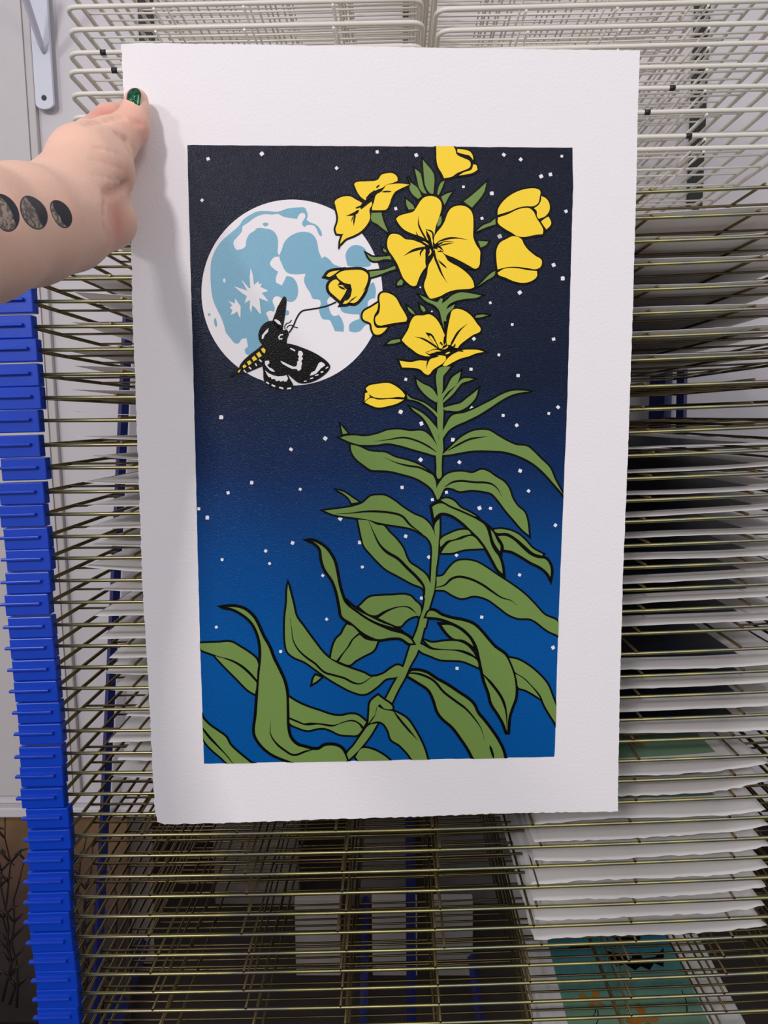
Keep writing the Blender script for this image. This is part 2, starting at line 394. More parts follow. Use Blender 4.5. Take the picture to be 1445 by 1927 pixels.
for side, x0, rows, pxr in (('left', xsL, ywl, 400), ('right', xsR, ywr, 1330)):
    zs = [onY(pxr, y, WYF).z for y in rows]
    zs = [zs[0]+.0254*k for k in range(9, 0, -1)] + zs
    for j, z in enumerate(zs):
        i = j-9; y = rows[max(0, i)]
        t = thing('white_wire_shelf', 'white coated wire shelf, %s in the %s stack of white shelves' % ('lowest' if j == len(zs)-1 else ORD[len(zs)-j]+' from the bottom', side), 'rack shelf', (x0 + random.uniform(-.002, .002), WYF, z), 'white wire shelves')
        t.rotation_euler = (random.uniform(-.012, .006), random.uniform(-.003, .001) - (.004 if side == 'right' else 0), 0)
        mobj('frame', me_wf, None, t)
        for k in range(1, 4):
            o = mobj('depth_wire', me_wd, None, t); o.location = (WW*k/4+random.uniform(-.001, .001), 0, -.0032)
        for k in range(1, 9):
            o = mobj('cross_wire', me_wc, None, t); o.location = (0, k*.064, 0.0005)
        if (side, i) in chips:
            px = chips[(side, i)]; xx = onY(px, y, WYF).x - x0
            b = bmesh.new(); tube(b, [(xx-.003, 0, 0), (xx+.003, 0, 0)], .0029, 8); mobj('paint_chip', b, M_chip, t)

# ---------------------------------------------------------------- things in the recess below the wall
M_art = ramp_mat(mat('painted_canvas', (.1, .08, .05), .6, bump=.3, bscale=60), [(0, rgb(34, 26, 24)), (.40, rgb(52, 38, 34)), (.68, rgb(96, 68, 54)), (.84, rgb(128, 96, 62)), (.93, rgb(168, 128, 74)), (1, rgb(120, 90, 66))], axis=('Z', 0.0, .56))
_nt = M_art.node_tree; _n = _nt.nodes.new('ShaderNodeTexNoise'); _n.inputs['Scale'].default_value = 9; _n.inputs['Detail'].default_value = 8
_m = _nt.nodes.new('ShaderNodeMix'); _m.data_type = 'RGBA'; _m.blend_type = 'OVERLAY'; _m.inputs['Factor'].default_value = .75
_l = _nt.nodes['Principled BSDF'].inputs['Base Color'].links[0].from_socket; _tc = _nt.nodes.new('ShaderNodeTexCoord')
_nt.links.new(_tc.outputs['Object'], _n.inputs['Vector']); _nt.links.new(_l, _m.inputs['A']); _nt.links.new(_n.outputs['Fac'], _m.inputs['B']); _nt.links.new(_m.outputs['Result'], _nt.nodes['Principled BSDF'].inputs['Base Color'])
def slab(name, label, cat, p, q, Yb, zb, zt, lean, m, th=.022, kids=None):
    """a board leaning back: bottom front edge at Yb"""
    t = thing(name, label, cat, ((p+q)/2, Yb, zb)); b = bmesh.new()
    box(b, (-(q-p)/2, 0, 0), ((q-p)/2, th, zt-zb), .002); mobj('board', b, m, t); t.rotation_euler.x = -lean
    return t
xa = onY(-60, 1700, 1.58).x; xb = onY(236, 1700, 1.58).x
t = slab('painted_canvas', 'dark brown and ochre painted canvas leaning behind the blue caps', 'painting', xa, xb, 1.57, .0, .55, .10, M_art)
rr = random.Random(3); hwid = (xb-xa)/2
M_dark = mat('dark_paint', rgb(34, 25, 22), .5)
for k in range(16):
    x = rr.uniform(-hwid+.02, hwid-.02); z = rr.uniform(.01, .06); p = [(x, -.001, z)]; top = rr.uniform(.25, .50)
    b = bmesh.new()
    while z < top:
        x = max(-hwid+.01, min(hwid-.01, x+rr.uniform(-.016, .016))); z += rr.uniform(.03, .06); p.append((x, -.001, z))
        for s_ in (-1, 1):
            if rr.random() < .4 and abs(x+s_*.05) < hwid:
                l = rr.uniform(.02, .045); tube(b, [(x, -.001, z), (x+s_*l*.6, -.001, z+l*.7), (x+s_*l, -.001, z+l*rr.uniform(.2, 1.1))], [.0018, .003, .0006], 5)
    tube(b, p, [.003-.002*q/len(p) for q in range(len(p))], 5)
    mobj('painted_stem', b, M_dark, t)
xa = onY(243, 1640, 1.8).x; xb = onY(287, 1640, 1.8).x
slab('white_board', 'narrow white board leaning beside the painted canvas', 'board', xa, xb, 1.76, .0, .62, .10, mat('board_white', rgb(172, 164, 158), .7, noise=.04))
M_shadep = mat('shaded_panel', rgb(92, 85, 81), .7, noise=.08)  # shadow under the wall is put into the panel colour
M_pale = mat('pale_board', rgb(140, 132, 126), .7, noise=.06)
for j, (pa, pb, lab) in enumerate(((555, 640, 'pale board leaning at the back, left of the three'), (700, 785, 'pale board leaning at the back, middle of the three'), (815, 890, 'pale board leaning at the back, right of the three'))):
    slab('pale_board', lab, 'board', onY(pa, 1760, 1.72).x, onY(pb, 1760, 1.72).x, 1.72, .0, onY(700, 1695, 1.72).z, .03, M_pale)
for j, (pa, pb, lab) in enumerate(((400, 560, 'shade-toned panel standing deep under the wall, left one'), (660, 770, 'shade-toned panel standing deep under the wall, middle one'), (820, 960, 'shade-toned panel standing deep under the wall, right one'))):
    slab('shaded_panel', lab, 'board', onY(pa, 1580, 2.0).x, onY(pb, 1580, 2.0).x, 2.0, .0, .58, .02, M_shadep)
# ---------------------------------------------------------------- the held print
PTL, PTR = Vector((-.21101, .61889, 1.69178)), Vector((.19840, .64067, 1.68989))
PBR, PBL = Vector((.19653, .63160, 1.04746)), Vector((-.21288, .60983, 1.04935))
PC = (PTL+PTR+PBR+PBL)/4
PX = (PTR-PTL).normalized(); PN = PX.cross((PTL-PBL)).normalized(); PZ = PN.cross(PX)   # PN points toward the room's back; the face is -PN
if PN.dot(PC-CAMP) > 0: PN = -PN
PZ = (PTL-PBL).normalized(); PZ = (PZ - PX*PZ.dot(PX)).normalized()
pr = thing('art_print', 'large white print of yellow flowers, moth and moon held up by one hand', 'print', PC)
pr.matrix_world = Matrix(((PX.x, PZ.x, PN.x, PC.x), (PX.y, PZ.y, PN.y, PC.y), (PX.z, PZ.z, PN.z, PC.z), (0, 0, 0, 1)))
def ab(x, y):
    d = ray(x, y); s = (PC-CAMP).dot(PN)/d.dot(PN); q = CAMP+d*s-PC
    return (q.dot(PX), q.dot(PZ))
PXM = .62/F   # metres per photo pixel on the sheet
# panel edges in sheet coordinates
LE = [(352.5, 273), (365, 745), (376, 1195), (384, 1437)]
RE = [(1077, 278), (1078, 352), (1075, 460), (1067.5, 745), (1060, 930), (1058.5, 970), (1050.5, 1170), (1043.5, 1420), (1042, 1424)]
def interp(E, y):
    if y <= E[0][1]: return E[0][0]
    for (xa, ya), (xb, yb) in zip(E, E[1:]):
        if y <= yb: return xa+(xb-xa)*(y-ya)/(yb-ya)
    return E[-1][0]
def clampP(p):
    x, y = p
    t = min(1, max(0, (x-353)/(1077-353))); y = max(y, 272.6+t*5)
    t = min(1, max(0, (x-384)/(1042-384))); y = min(y, 1437-t*13)
    return (min(interp(RE, y), max(interp(LE, y), x)), y)
def crom(pts, closed, n=4, corner=62):
    N = len(pts); out = []
    P = [Vector(p).to_2d() for p in pts]; tan = []
    for i in range(N):
        if not closed and (i == 0 or i == N-1):
            tan.append(None); continue
        a, c = P[(i-1) % N], P[(i+1) % N]
        d1, d2 = P[i]-a, c-P[i]
        if d1.length < 1e-6 or d2.length < 1e-6 or math.degrees(d1.angle(d2)) > corner: tan.append(None)
        else: tan.append((d1.normalized()+d2.normalized()).normalized())
    for i in range(N if closed else N-1):
        j = (i+1) % N; L = (P[j]-P[i]).length
        t0 = (tan[i] if tan[i] else (P[j]-P[i]).normalized())*L; t1 = (tan[j] if tan[j] else (P[j]-P[i]).normalized())*L
        for k in range(n):
            s = k/n; s2 = s*s; s3 = s2*s
            q = P[i]*(2*s3-3*s2+1)+t0*(s3-2*s2+s)+P[j]*(-2*s3+3*s2)+t1*(s3-s2)
            out.append((q.x, q.y))
    if not closed: out.append((P[-1].x, P[-1].y))
    return out
TILE = dict(A=(350, 270, 3.997), B=(600, 260, 3.997), C=(730, 270, 3.997), D=(350, 740, 3.997), E=(711, 690, 3.997), F=(360, 970, 3.997), G=(711, 970, 3.997), H=(420, 540, 6.02), I=(720, 380, 7.225), P=(0, 0, 1))
def parse(tile, s):
    x0, y0, k = TILE[tile]
    return [(x0+float(a)/k, y0+float(c)/k) for a, c in (q.split(',') for q in s.split())]
LZ = dict(panel=.00028, moon=.00042, sea=.00056, white=.0007, line=.00084, green=.00098, yellow=.00112, over=.00126, top=.0014)
def area2(p): return sum(p[i][0]*p[(i+1) % len(p)][1]-p[(i+1) % len(p)][0]*p[i][1] for i in range(len(p)))/2
def fill(b, poly, z, clamp=True):
    if clamp: poly = [clampP(p) for p in poly]
    q = []
    for p in poly:
        if not q or (abs(p[0]-q[-1][0])+abs(p[1]-q[-1][1])) > .05: q.append(p)
    if area2(q) > 0: q = q[::-1]
    co = [Vector((*ab(*p), z)) for p in q]
    vs = [b.verts.new(c) for c in co]
    for t in tessellate_polygon([co]):
        try:
            f = b.faces.new([vs[j] for j in t])
            f.normal_update()
            if f.normal.z < 0: f.normal_flip()
        except ValueError: pass
def stroke(b, pts, wpx, z, closed=False, taper=False, clamp=True):
    N = len(pts); P = [Vector(p).to_2d() for p in pts]; L, R_ = [], []
    for i in range(N):
        a = P[(i-1) % N] if (closed or i) else P[i]; c = P[(i+1) % N] if (closed or i < N-1) else P[i]
        d1 = (P[i]-a); d2 = (c-P[i])
        if d1.length < 1e-6: d1 = d2
        if d2.length < 1e-6: d2 = d1
        d1 = d1.normalized(); d2 = d2.normalized(); n1 = Vector((-d1.y, d1.x)); n2 = Vector((-d2.y, d2.x))
        m = n1+n2
        if m.length < .05: m = n1
        m.normalize(); k = min(2.6, 1/max(.2, m.dot(n1)))
        h = wpx/2*k
        if taper:
            s = i/(N-1); h *= (.25+.75*min(1, s*5)) if taper == 'out' else 1
            h *= max(.12, min(1, (1-s)*2.6)) if taper == 'out' else max(.15, min(1, min(s, 1-s)*4))
        L.append(P[i]+m*h); R_.append(P[i]-m*h)
    f_ = (lambda p: clampP((p.x, p.y))) if clamp else (lambda p: (p.x, p.y))
    lv = [b.verts.new((*ab(*f_(p)), z)) for p in L]; rv = [b.verts.new((*ab(*f_(p)), z)) for p in R_]
    for i in range(N if closed else N-1):
        j = (i+1) % N
        try:
            f = b.faces.new((lv[i], lv[j], rv[j], rv[i])); f.normal_update()
            if f.normal.z < 0: f.normal_flip()
        except ValueError: pass

# paper sheet with a deckle edge
ED = [(228, 83), (262, 81), (330, 82), (480, 84), (720, 88), (960, 92), (1120, 94), (1204, 95), (1200, 200), (1197, 350), (1190, 600), (1181, 860), (1172, 1080), (1166, 1300), (1162, 1527),
      (950, 1530), (800, 1536), (600, 1542), (420, 1549), (310, 1551), (296, 1546), (291, 1520), (280, 1300), (268, 1100), (261, 900), (250, 600), (246, 420), (240, 290), (232, 160)]
rnd = random.Random(11); pts = []
for i, p in enumerate(ED):
    q = ED[(i+1) % len(ED)]; n = max(1, int(math.hypot(q[0]-p[0], q[1]-p[1])/7))
    for k in range(n):
        s = k/n; a = 1.1 if 14 <= i <= 28 else .5
        if p == (1204, 95): a = .3
        pts.append((p[0]+(q[0]-p[0])*s+rnd.uniform(-a, a), p[1]+(q[1]-p[1])*s+rnd.uniform(-a, a)))
b = bmesh.new()
q = pts[::-1] if area2(pts) > 0 else pts
fr = [b.verts.new((*ab(*p), .0002)) for p in q]; bk = [b.verts.new((*ab(*p), -.0002)) for p in q]
f = b.faces.new(fr); f.normal_update()
if f.normal.z < 0: f.normal_flip()
f = b.faces.new(bk); f.normal_update()
if f.normal.z > 0: f.normal_flip()
for i in range(len(q)):
    j = (i+1) % len(q); b.faces.new((fr[i], fr[j], bk[j], bk[i]))
bmesh.ops.recalc_face_normals(b, faces=b.faces); bmesh.ops.triangulate(b, faces=[f for f in b.faces if len(f.verts) > 4])
mobj('sheet', b, M_paper, pr)

# night-sky panel, rolled from navy to blue
M_sky = ramp_mat(ink('night_ink', (.02, .05, .2), .18, .46, bscale=1000, spec=.17),
    [(0, rgb(0, 82, 150)), (.20, rgb(0, 82, 154)), (.36, rgb(0, 68, 134)), (.50, rgb(5, 38, 84)), (.64, rgb(7, 22, 48)), (1, rgb(8, 14, 36))], axis=('Y', ab(700, 1437)[1], ab(700, 275)[1]))
pan = []
for E_ in (LE, RE[::-1]):
    pan += E_
b = bmesh.new(); pp = []
for i, p in enumerate(pan):
    q = pan[(i+1) % len(pan)]; n = max(1, int(math.hypot(q[0]-p[0], q[1]-p[1])/14))
    for k in range(n):
        s = k/n; pp.append((p[0]+(q[0]-p[0])*s+rnd.uniform(-.35, .35), p[1]+(q[1]-p[1])*s+rnd.uniform(-.35, .35)))
fill(b, pp, LZ['panel'], clamp=False); mobj('ink_panel', b, M_sky, pr)

# moon
b = bmesh.new(); fill(b, [(350+(797+680*math.cos(a))/3.997, 270+(1122+699*math.sin(a))/3.997) for a in [k*2*math.pi/120 for k in range(120)]], LZ['moon']); moon = mobj('printed_moon', b, M_unink, pr)
SEA = ["905,575 915,545 905,505 893,485 850,482 760,492 690,515 620,510 540,512 480,540 430,575 400,620 330,680 260,745 215,815 190,890 185,960 190,1090 205,1180 230,1240 265,1310 290,1380 300,1420 335,1465 370,1503 395,1503 420,1470 455,1465 462,1500 465,1530 445,1545 450,1580 470,1590 550,1540 610,1400 625,1335 600,1275 630,1257 662,1266 668,1235 650,1185 668,1152 700,1152 720,1165 755,1185 800,1190 833,1160 843,1110 830,1045 800,1008 755,998 742,1030 720,1070 700,1058 680,1048 675,1015 692,965 662,945 630,905 640,880 665,855 695,850 707,848 690,825 690,790 692,740 685,700 650,655 600,642 530,640 520,655 480,680 455,725 447,775 420,795 380,803 362,775 357,740 385,705 420,660 425,625 460,600 500,570 530,550 590,532 650,535 690,530 730,550 790,562 835,567 850,535 870,522 893,530 897,555 875,595 880,620 895,628 910,615 965,620 985,650 1000,685 1018,700 1022,685 1005,640 975,610 940,598",
 "702,850 712,820 720,800 740,745 775,705 830,675 890,665 945,680 975,715 988,750 995,800 1020,865 1045,850 1080,875 1105,905 1150,925 1250,960 1250,1200 1110,1155 1075,1160 1060,1190 1072,1220 1085,1270 1110,1298 1150,1290 1170,1320 1187,1375 1185,1415 1120,1412 1100,1365 1078,1328 1030,1322 1008,1285 1000,1245 1015,1200 1000,1175 955,1168 935,1125 905,1080 888,1030 900,978 830,985 762,972 742,950 720,905",
 "1250,1100 1370,1100 1395,1050 1412,1045 1428,1110 1420,1165 1392,1168 1368,1190 1365,1225 1420,1240 1420,1340 1345,1370 1310,1410 1265,1420 1228,1412 1228,1365 1250,1342 1305,1320 1303,1285 1240,1283 1170,1262 1160,1225 1160,1200",
 "1200,840 1215,800 1250,770 1290,765 1330,780 1355,810 1350,835 1370,860 1385,890 1390,915 1375,925 1320,930 1280,930 1215,920 1205,880",
 "575,605 600,595 622,605 612,618 590,622", "165,1280 178,1278 186,1285 180,1298 170,1298", "215,1315 225,1315 232,1345 233,1375 225,1382 215,1360 212,1335",
 "745,1255 770,1258 777,1275 765,1292 742,1290"]
for s in SEA:
    b = bmesh.new(); fill(b, crom(parse('A', s), True, 3), LZ['sea']); mobj('moon_sea', b, M_moonb, moon)
b = bmesh.new()
for s in ["480,1000 487,935 503,990 512,1065 540,1042 550,1040 548,1060 572,1055 560,1080 610,1105 618,1112 570,1125 615,1180 618,1190 552,1165 565,1285 555,1280 520,1235 498,1220 492,1280 480,1240 482,1180 462,1190 440,1205 458,1150 420,1125 360,1075 370,1078 462,1108 418,1030 428,1035 475,1090 484,1090",
          "370,1165 390,1195 412,1225 410,1320 400,1300 385,1265 355,1285 338,1290 350,1255 330,1235 350,1220 320,1185 345,1195 368,1205", "280,1022 292,1015 300,1030 292,1052 280,1040"]:
    fill(b, parse('A', s), LZ['white'])
mobj('moon_crater', b, M_unink, moon)

# stars, scattered nicks left white in the ink
ST = dict(A="167,118 571,80 1133,187 122,428 1438,66", B="732,130 1086,368 1300,418 578,532 1226,605 1360,740 1390,127 762,1123 1288,1240 849,1304 1165,1510 1352,1630 1143,1738 653,1815",
          C="997,122 1305,98 1150,250 1220,235 1337,512 838,700 1244,915 1312,1017 990,1122 933,1362 1244,1472",
          D="265,182 1047,340 790,422 494,672 317,748 859,722 97,868 161,935 1160,943 801,1124 600,1185 273,1250 629,1280 1306,1122 1326,1306 1029,1370 1058,1698 229,1758",
          E="1053,68 1353,305 1284,352 940,367 1043,441 706,312 171,340 326,428 563,550 320,700 612,718 1068,783 1132,935 182,907 515,945 409,1000 763,1062 846,1065 1333,1192 209,1275 383,1432 590,1417 1064,1565 328,1740 780,1883",
          F="672,1021", G="1315,992 595,1148")
for k, s in ST.items():
    for p in parse(k, s):
        b = bmesh.new(); r = rnd.uniform(3.3, 5.0); a0 = rnd.uniform(0, 1.5); n = 8
        if k == 'B' and (abs(p[1]-541) < 3 or abs(p[1]-586) < 3): r = 2
        fill(b, [(p[0]+r*(1 if j % 2 == 0 else rnd.uniform(.62, .85))*math.cos(a0+j*2*math.pi/n), p[1]+r*(1 if j % 2 == 0 else rnd.uniform(.62, .85))*math.sin(a0+j*2*math.pi/n)) for j in range(n)], LZ['white'])
        mobj('printed_star', b, M_unink, pr)

LINES = bmesh.new(); NSH = 0
FRONT = {'350,765', '400,1050', '835,1205', '872,185', '230,685', '1158,628', '220,1205', '890,1268', '465,815'}
def shape(name, tile, s, m, z, wpx, n=4):
    global NSH
    NSH += 1
    p = crom(parse(tile, s), True, n)
    stroke(LINES, p, wpx*2.2, LZ['line']+NSH*3e-7, True)
    if s.split()[0] in FRONT: stroke(LINES, p, 3.4, LZ['over']-2e-5, True)
    b = bmesh.new(); fill(b, p, LZ[z]+(NSH % 40)*1.5e-6); return mobj(name, b, m, pr)
LEAF = [('B', 'printed_leaf', 3.2, ["780,165 810,200 850,250 865,280 860,420 840,420 800,360 790,300 785,230", "720,232 760,265 775,320 790,380 812,420 790,418 755,380 740,320 730,280",
  "665,290 690,335 740,375 772,440 745,460 700,420 680,375 690,345", "945,322 920,390 900,430 888,425 900,370 920,335", "655,462 690,490 712,515 718,535 675,540 658,505", "1000,408 975,445 945,505 935,485 918,445 950,425",
  "1258,335 1240,410 1150,525 1088,480 1170,415", "395,565 470,562 480,610 520,710 490,690 440,650 395,620", "905,595 920,590 922,625 910,655 890,670 890,630", "1325,605 1328,650 1250,675 1182,705 1230,660 1290,635",
  "1195,775 1272,780 1255,805 1215,825", "1325,1000 1320,1030 1260,1070 1190,1118 1230,1080 1290,1020", "480,830 505,845 508,862 490,855", "360,872 400,895 460,895 535,888 545,915 490,912 440,925 400,922 375,900",
  "378,1005 430,1000 500,990 570,962 578,985 530,1000 450,1030 388,1048", "615,1062 632,1080 625,1105 590,1110 588,1095",
  "755,1180 800,1200 850,1225 890,1235 915,1205 930,1210 925,1245 960,1220 1000,1185 1060,1162 1110,1165 1220,1185 1190,1200 1100,1210 1030,1225 975,1255 955,1290 985,1270 1020,1250 1010,1280 970,1320 955,1360 960,1375 935,1380 942,1435 930,1400 918,1350 905,1300 870,1260 800,1225",
  "665,1268 700,1295 725,1328 700,1320 675,1295", "760,1255 790,1275 803,1300 785,1308 768,1285", "1180,1335 1225,1328 1272,1332 1210,1350 1175,1352", "510,1550 540,1525 608,1512 612,1532 560,1545"]),
 ('E', 'printed_leaf', 3.2, ["447,25 470,5 545,0 520,35 492,70 487,130 478,200 448,215", "288,95 330,125 400,160 430,195 448,240 440,270 390,240 340,195 300,140", "622,38 610,90 590,135 555,165 520,195 490,240 475,290 462,260 475,215 510,170 540,110 560,80",
  "720,93 680,108 630,125 600,160 560,210 510,255 475,285 480,270 530,205 575,155 600,125 635,92 690,88", "218,208 245,235 300,255 350,275 400,310 445,355 445,380 400,330 350,290 300,262 222,243",
  "752,170 735,230 700,275 640,320 590,335 540,330 498,325 490,310 560,290 620,275 665,240 710,205", "245,303 290,325 340,355 390,400 420,435 447,470 460,560 485,640 470,640 440,580 410,510 370,430 330,375 270,330",
  "1138,185 1070,195 1010,210 930,250 840,310 760,360 660,410 580,445 530,480 500,520 485,545 482,500 510,440 545,380 570,362 640,350 720,320 780,290 850,255 920,215 980,190 1040,180",
  "-284,533 -234,520 -160,518 -104,525 0,505 70,480 160,473 240,485 340,485 390,520 430,570 480,655 440,668 370,650 280,625 150,588 70,575 0,585 -54,588 -144,585 -214,565",
  "-204,585 -144,600 -64,635 0,642 50,645 130,682 220,705 300,735 360,770 405,808 430,850 440,915 445,1000 428,960 410,925 360,880 280,835 180,805 80,782 0,778 -49,775 -104,740 -174,680 -199,630",
  "440,915 470,860 510,815 560,795 640,790 710,800 780,775 830,790 880,825 950,870 985,920 1010,990 1050,1050 1100,1095 1125,1180 1133,1265 1090,1230 1020,1150 960,1080 900,1000 850,950 790,935 700,925 610,935 560,915 505,912 480,950 460,990 445,1000",
  "480,665 560,590 620,535 700,490 750,478 830,480 900,520 970,560 1040,590 1120,600 1160,630 1220,690 1290,760 1330,850 1393,962 1330,890 1250,800 1170,730 1080,680 960,640 840,630 720,630 620,645 540,660",
  "400,1050 430,1030 480,1020 540,1050 600,1075 680,1110 750,1145 810,1190 840,1270 855,1330 880,1380 910,1420 935,1490 945,1570 900,1530 860,1460 810,1370 760,1300 690,1230 620,1165 540,1115 470,1105 430,1140 420,1165 412,1120",
  "470,1000 520,990 570,1010 620,1060 680,1090 740,1125 690,1115 620,1075 540,1045", "835,1205 870,1240 905,1310 925,1340 922,1405 890,1365 860,1310", "870,1225 920,1220 1000,1235 1060,1265 1110,1310 1160,1365 1240,1410 1230,1420 1170,1400 1110,1350 1040,1290 970,1250 885,1245",
  "890,1268 960,1265 1020,1295 1090,1360 1150,1410 1200,1430 1260,1440 1290,1475 1305,1530 1297,1605 1275,1560 1220,1510 1150,1475 1060,1420 1000,1390 940,1380 935,1340", "470,1300 540,1255 620,1228 680,1232 700,1258 640,1270 570,1298 520,1308 480,1345 468,1355",
  "475,1400 500,1360 540,1320 620,1298 700,1272 730,1285 760,1320 795,1365 720,1368 640,1375 560,1398",
  "-404,1082 -304,1070 -184,1050 -114,1025 -54,975 0,967 50,970 110,1000 190,1060 270,1110 340,1140 385,1180 410,1220 433,1290 425,1350 408,1400 400,1330 370,1285 330,1256 250,1215 180,1200 80,1185 0,1170 -74,1150 -144,1138 -244,1125 -334,1110",
  "-149,1150 -75,1155 0,1190 40,1195 80,1240 140,1300 190,1370 215,1435 240,1475 300,1515 360,1565 390,1620 400,1660 350,1740 345,1672 260,1630 150,1570 60,1520 0,1465 -60,1400 -104,1345 -120,1290 -135,1220",
  "440,1580 490,1570 530,1520 590,1465 660,1455 740,1470 820,1515 900,1570 1000,1635 1100,1710 1180,1790 1250,1865 1360,1925 1360,2020 1280,1985 1150,1895 1050,1888 980,1860 920,1815 820,1745 720,1720 630,1740 570,1720 500,1680 430,1675 440,1640"]),
 ('D', 'printed_leaf', 3.0, ["1165,240 1190,270 1215,300 1180,308 1170,270", "1135,727 1190,745 1250,785 1300,818 1245,825 1225,790 1180,752"]),
 ('G', 'printed_leaf', 3.4, ["350,765 380,712 420,710 480,745 560,770 640,785 720,815 780,870 830,930 880,985 960,1045 1000,1120 1030,1210 1040,1290 1035,1370 1010,1440 988,1510 978,1630 965,1630 935,1550 900,1490 850,1410 830,1330 800,1250 785,1190 770,1120 755,1050 740,990 700,915 640,855 560,810 460,775",
  "465,815 540,815 600,840 660,885 700,930 735,1005 690,970 640,940 570,930 520,890", "345,935 400,955 500,945 600,945 660,970 710,1020 735,1060 690,1030 620,1008 540,1005 460,1000 400,985",
  "310,960 340,975 400,1005 500,1010 600,1020 670,1045 730,1075 750,1100 755,1140 700,1115 630,1090 560,1085 470,1080 390,1050 330,1025 300,1000", "980,1070 1040,1080 1110,1115 1200,1185 1270,1265 1310,1360 1345,1465 1335,1560 1290,1490 1250,1420 1220,1350 1150,1270 1100,1220 1020,1165 1000,1110",
  "1025,1185 1080,1215 1140,1270 1190,1330 1220,1375 1150,1330 1100,1305 1055,1290 1045,1240", "220,1205 240,1168 290,1160 370,1180 430,1220 520,1270 610,1330 690,1385 725,1425 750,1480 800,1540 860,1620 900,1680 940,1760 960,1840 720,1840 680,1760 620,1670 560,1590 480,1520 445,1470 420,1390 380,1310 310,1260",
  "-60,1560 -20,1500 -5,1430 40,1455 110,1470 150,1485 220,1530 270,1600 320,1690 350,1760 375,1850 280,1850 220,1780 160,1720 100,1680 80,1620 40,1560 0,1545", "-55,1400 0,1350 40,1380 108,1435 108,1455 50,1450 15,1415 -10,1440 -20,1490 -50,1530 -70,1560 -65,1470"]),
 ('F', 'printed_leaf', 3.4, ["1235,1812 1280,1750 1340,1752 1443,1800 1500,1850 1510,1868 1280,1868",
  "872,185 910,185 960,205 1010,240 1050,290 1080,350 1100,440 1115,520 1138,600 1160,650 1250,725 1340,785 1443,835 1504,860 1594,885 1654,925 1680,965 1640,965 1574,925 1504,922 1404,935 1370,925 1290,885 1200,810 1130,760 1115,690 1090,570 1060,490 1000,400 978,330 965,250 920,205",
  "1158,628 1200,670 1270,715 1340,750 1443,800 1500,820 1574,862 1480,835 1400,810 1320,770 1240,715 1190,680", "1262,685 1340,615 1404,605 1500,600 1640,603 1680,640 1720,680 1725,730 1710,760 1680,720 1640,685 1580,680 1520,690 1440,720 1390,748 1340,742",
  "1405,770 1480,720 1560,690 1620,690 1670,720 1705,750 1660,760 1610,790 1570,830 1490,808 1440,785", "1170,818 1210,830 1260,880 1205,930 1170,990 1130,1040 1090,1090 1050,1070 1060,1010 1090,930 1130,890 1150,850", "1265,895 1310,930 1400,945 1370,1010 1300,1050 1230,1090 1190,1120 1110,1095 1150,1030 1190,980 1220,930",
  "728,515 745,580 765,660 790,760 840,830 920,940 1010,1050 1100,1110 1200,1150 1300,1185 1350,1210 1443,1190 1500,1150 1550,1125 1594,1140 1560,1205 1464,1225 1400,1280 1300,1340 1210,1320 1120,1275 1020,1215 930,1150 850,1095 770,1060 725,1020 710,960 705,850 708,760 720,650 722,570",
  "935,1200 975,1215 940,1245 912,1262 920,1225",
  "60,960 200,955 300,952 370,990 440,1035 490,1080 505,1130 500,1240 480,1215 440,1170 380,1120 300,1080 220,1060 150,1035 62,992", "180,1055 250,1075 330,1110 400,1160 470,1230 490,1255 480,1340 430,1310 340,1220 250,1130",
  "735,1365 800,1405 880,1440 970,1470 1060,1500 1130,1505 1200,1492 1250,1500 1315,1550 1295,1585 1270,1560 1220,1535 1150,1545 1080,1570 980,1560 890,1555 850,1560 800,1540 740,1515", "740,1530 800,1555 860,1575 960,1570 1060,1585 1130,1560 1200,1545 1250,1560 1285,1605 1250,1645 1180,1648 1110,1640 1060,1615 1000,1595 930,1600 880,1612 800,1590 740,1555",
  "230,685 320,680 400,700 470,760 500,810 540,900 590,990 620,1070 660,1150 700,1240 720,1330 725,1450 730,1600 750,1670 800,1720 850,1735 915,1752 960,1750 1000,1725 1080,1722 1130,1745 1160,1790 1180,1840 1140,1868 800,1868 700,1835 600,1790 520,1720 475,1640 485,1500 495,1360 505,1200 520,1050 515,960 490,870 450,800 380,740 300,700 250,692",
  "75,1510 130,1570 200,1620 260,1665 290,1720 340,1770 400,1820 460,1868 330,1868 280,1810 200,1720 130,1640 78,1570", "78,1600 130,1670 200,1740 260,1800 315,1868 290,1868 220,1810 150,1750 100,1690 80,1640"])]
for tile, nm, wpx, L in LEAF:
    for s in L: shape(nm, tile, s, M_grn, 'green', wpx)
for tile, s in (('E', "450,15 485,15 486,130 480,200 492,330 488,430 485,520 490,630 483,660 478,760 475,830 455,845 443,830 440,750 437,650 460,560 447,450 445,350 447,200"),
                ('E', "462,1145 462,1240 455,1330 450,1420 435,1530 430,1620 420,1690 400,1760 380,1830 370,1900 355,1960 310,1960 330,1870 345,1800 355,1730 350,1650 395,1630 400,1540 405,1430 410,1330 395,1290 433,1290 425,1200 440,1165"),
                ('G', "380,690 365,770 340,870 320,950 290,1040 240,1130 200,1220 150,1310 105,1405 60,1375 110,1280 150,1210 190,1140 240,990 260,940 300,840 320,760 345,690"),
                ('F', "1335,1575 1400,1560 1340,1660 1250,1770 1170,1845 1170,1790 1220,1730 1290,1630")):
    shape('printed_stem', tile, s, M_grn, 'green', 3.2)
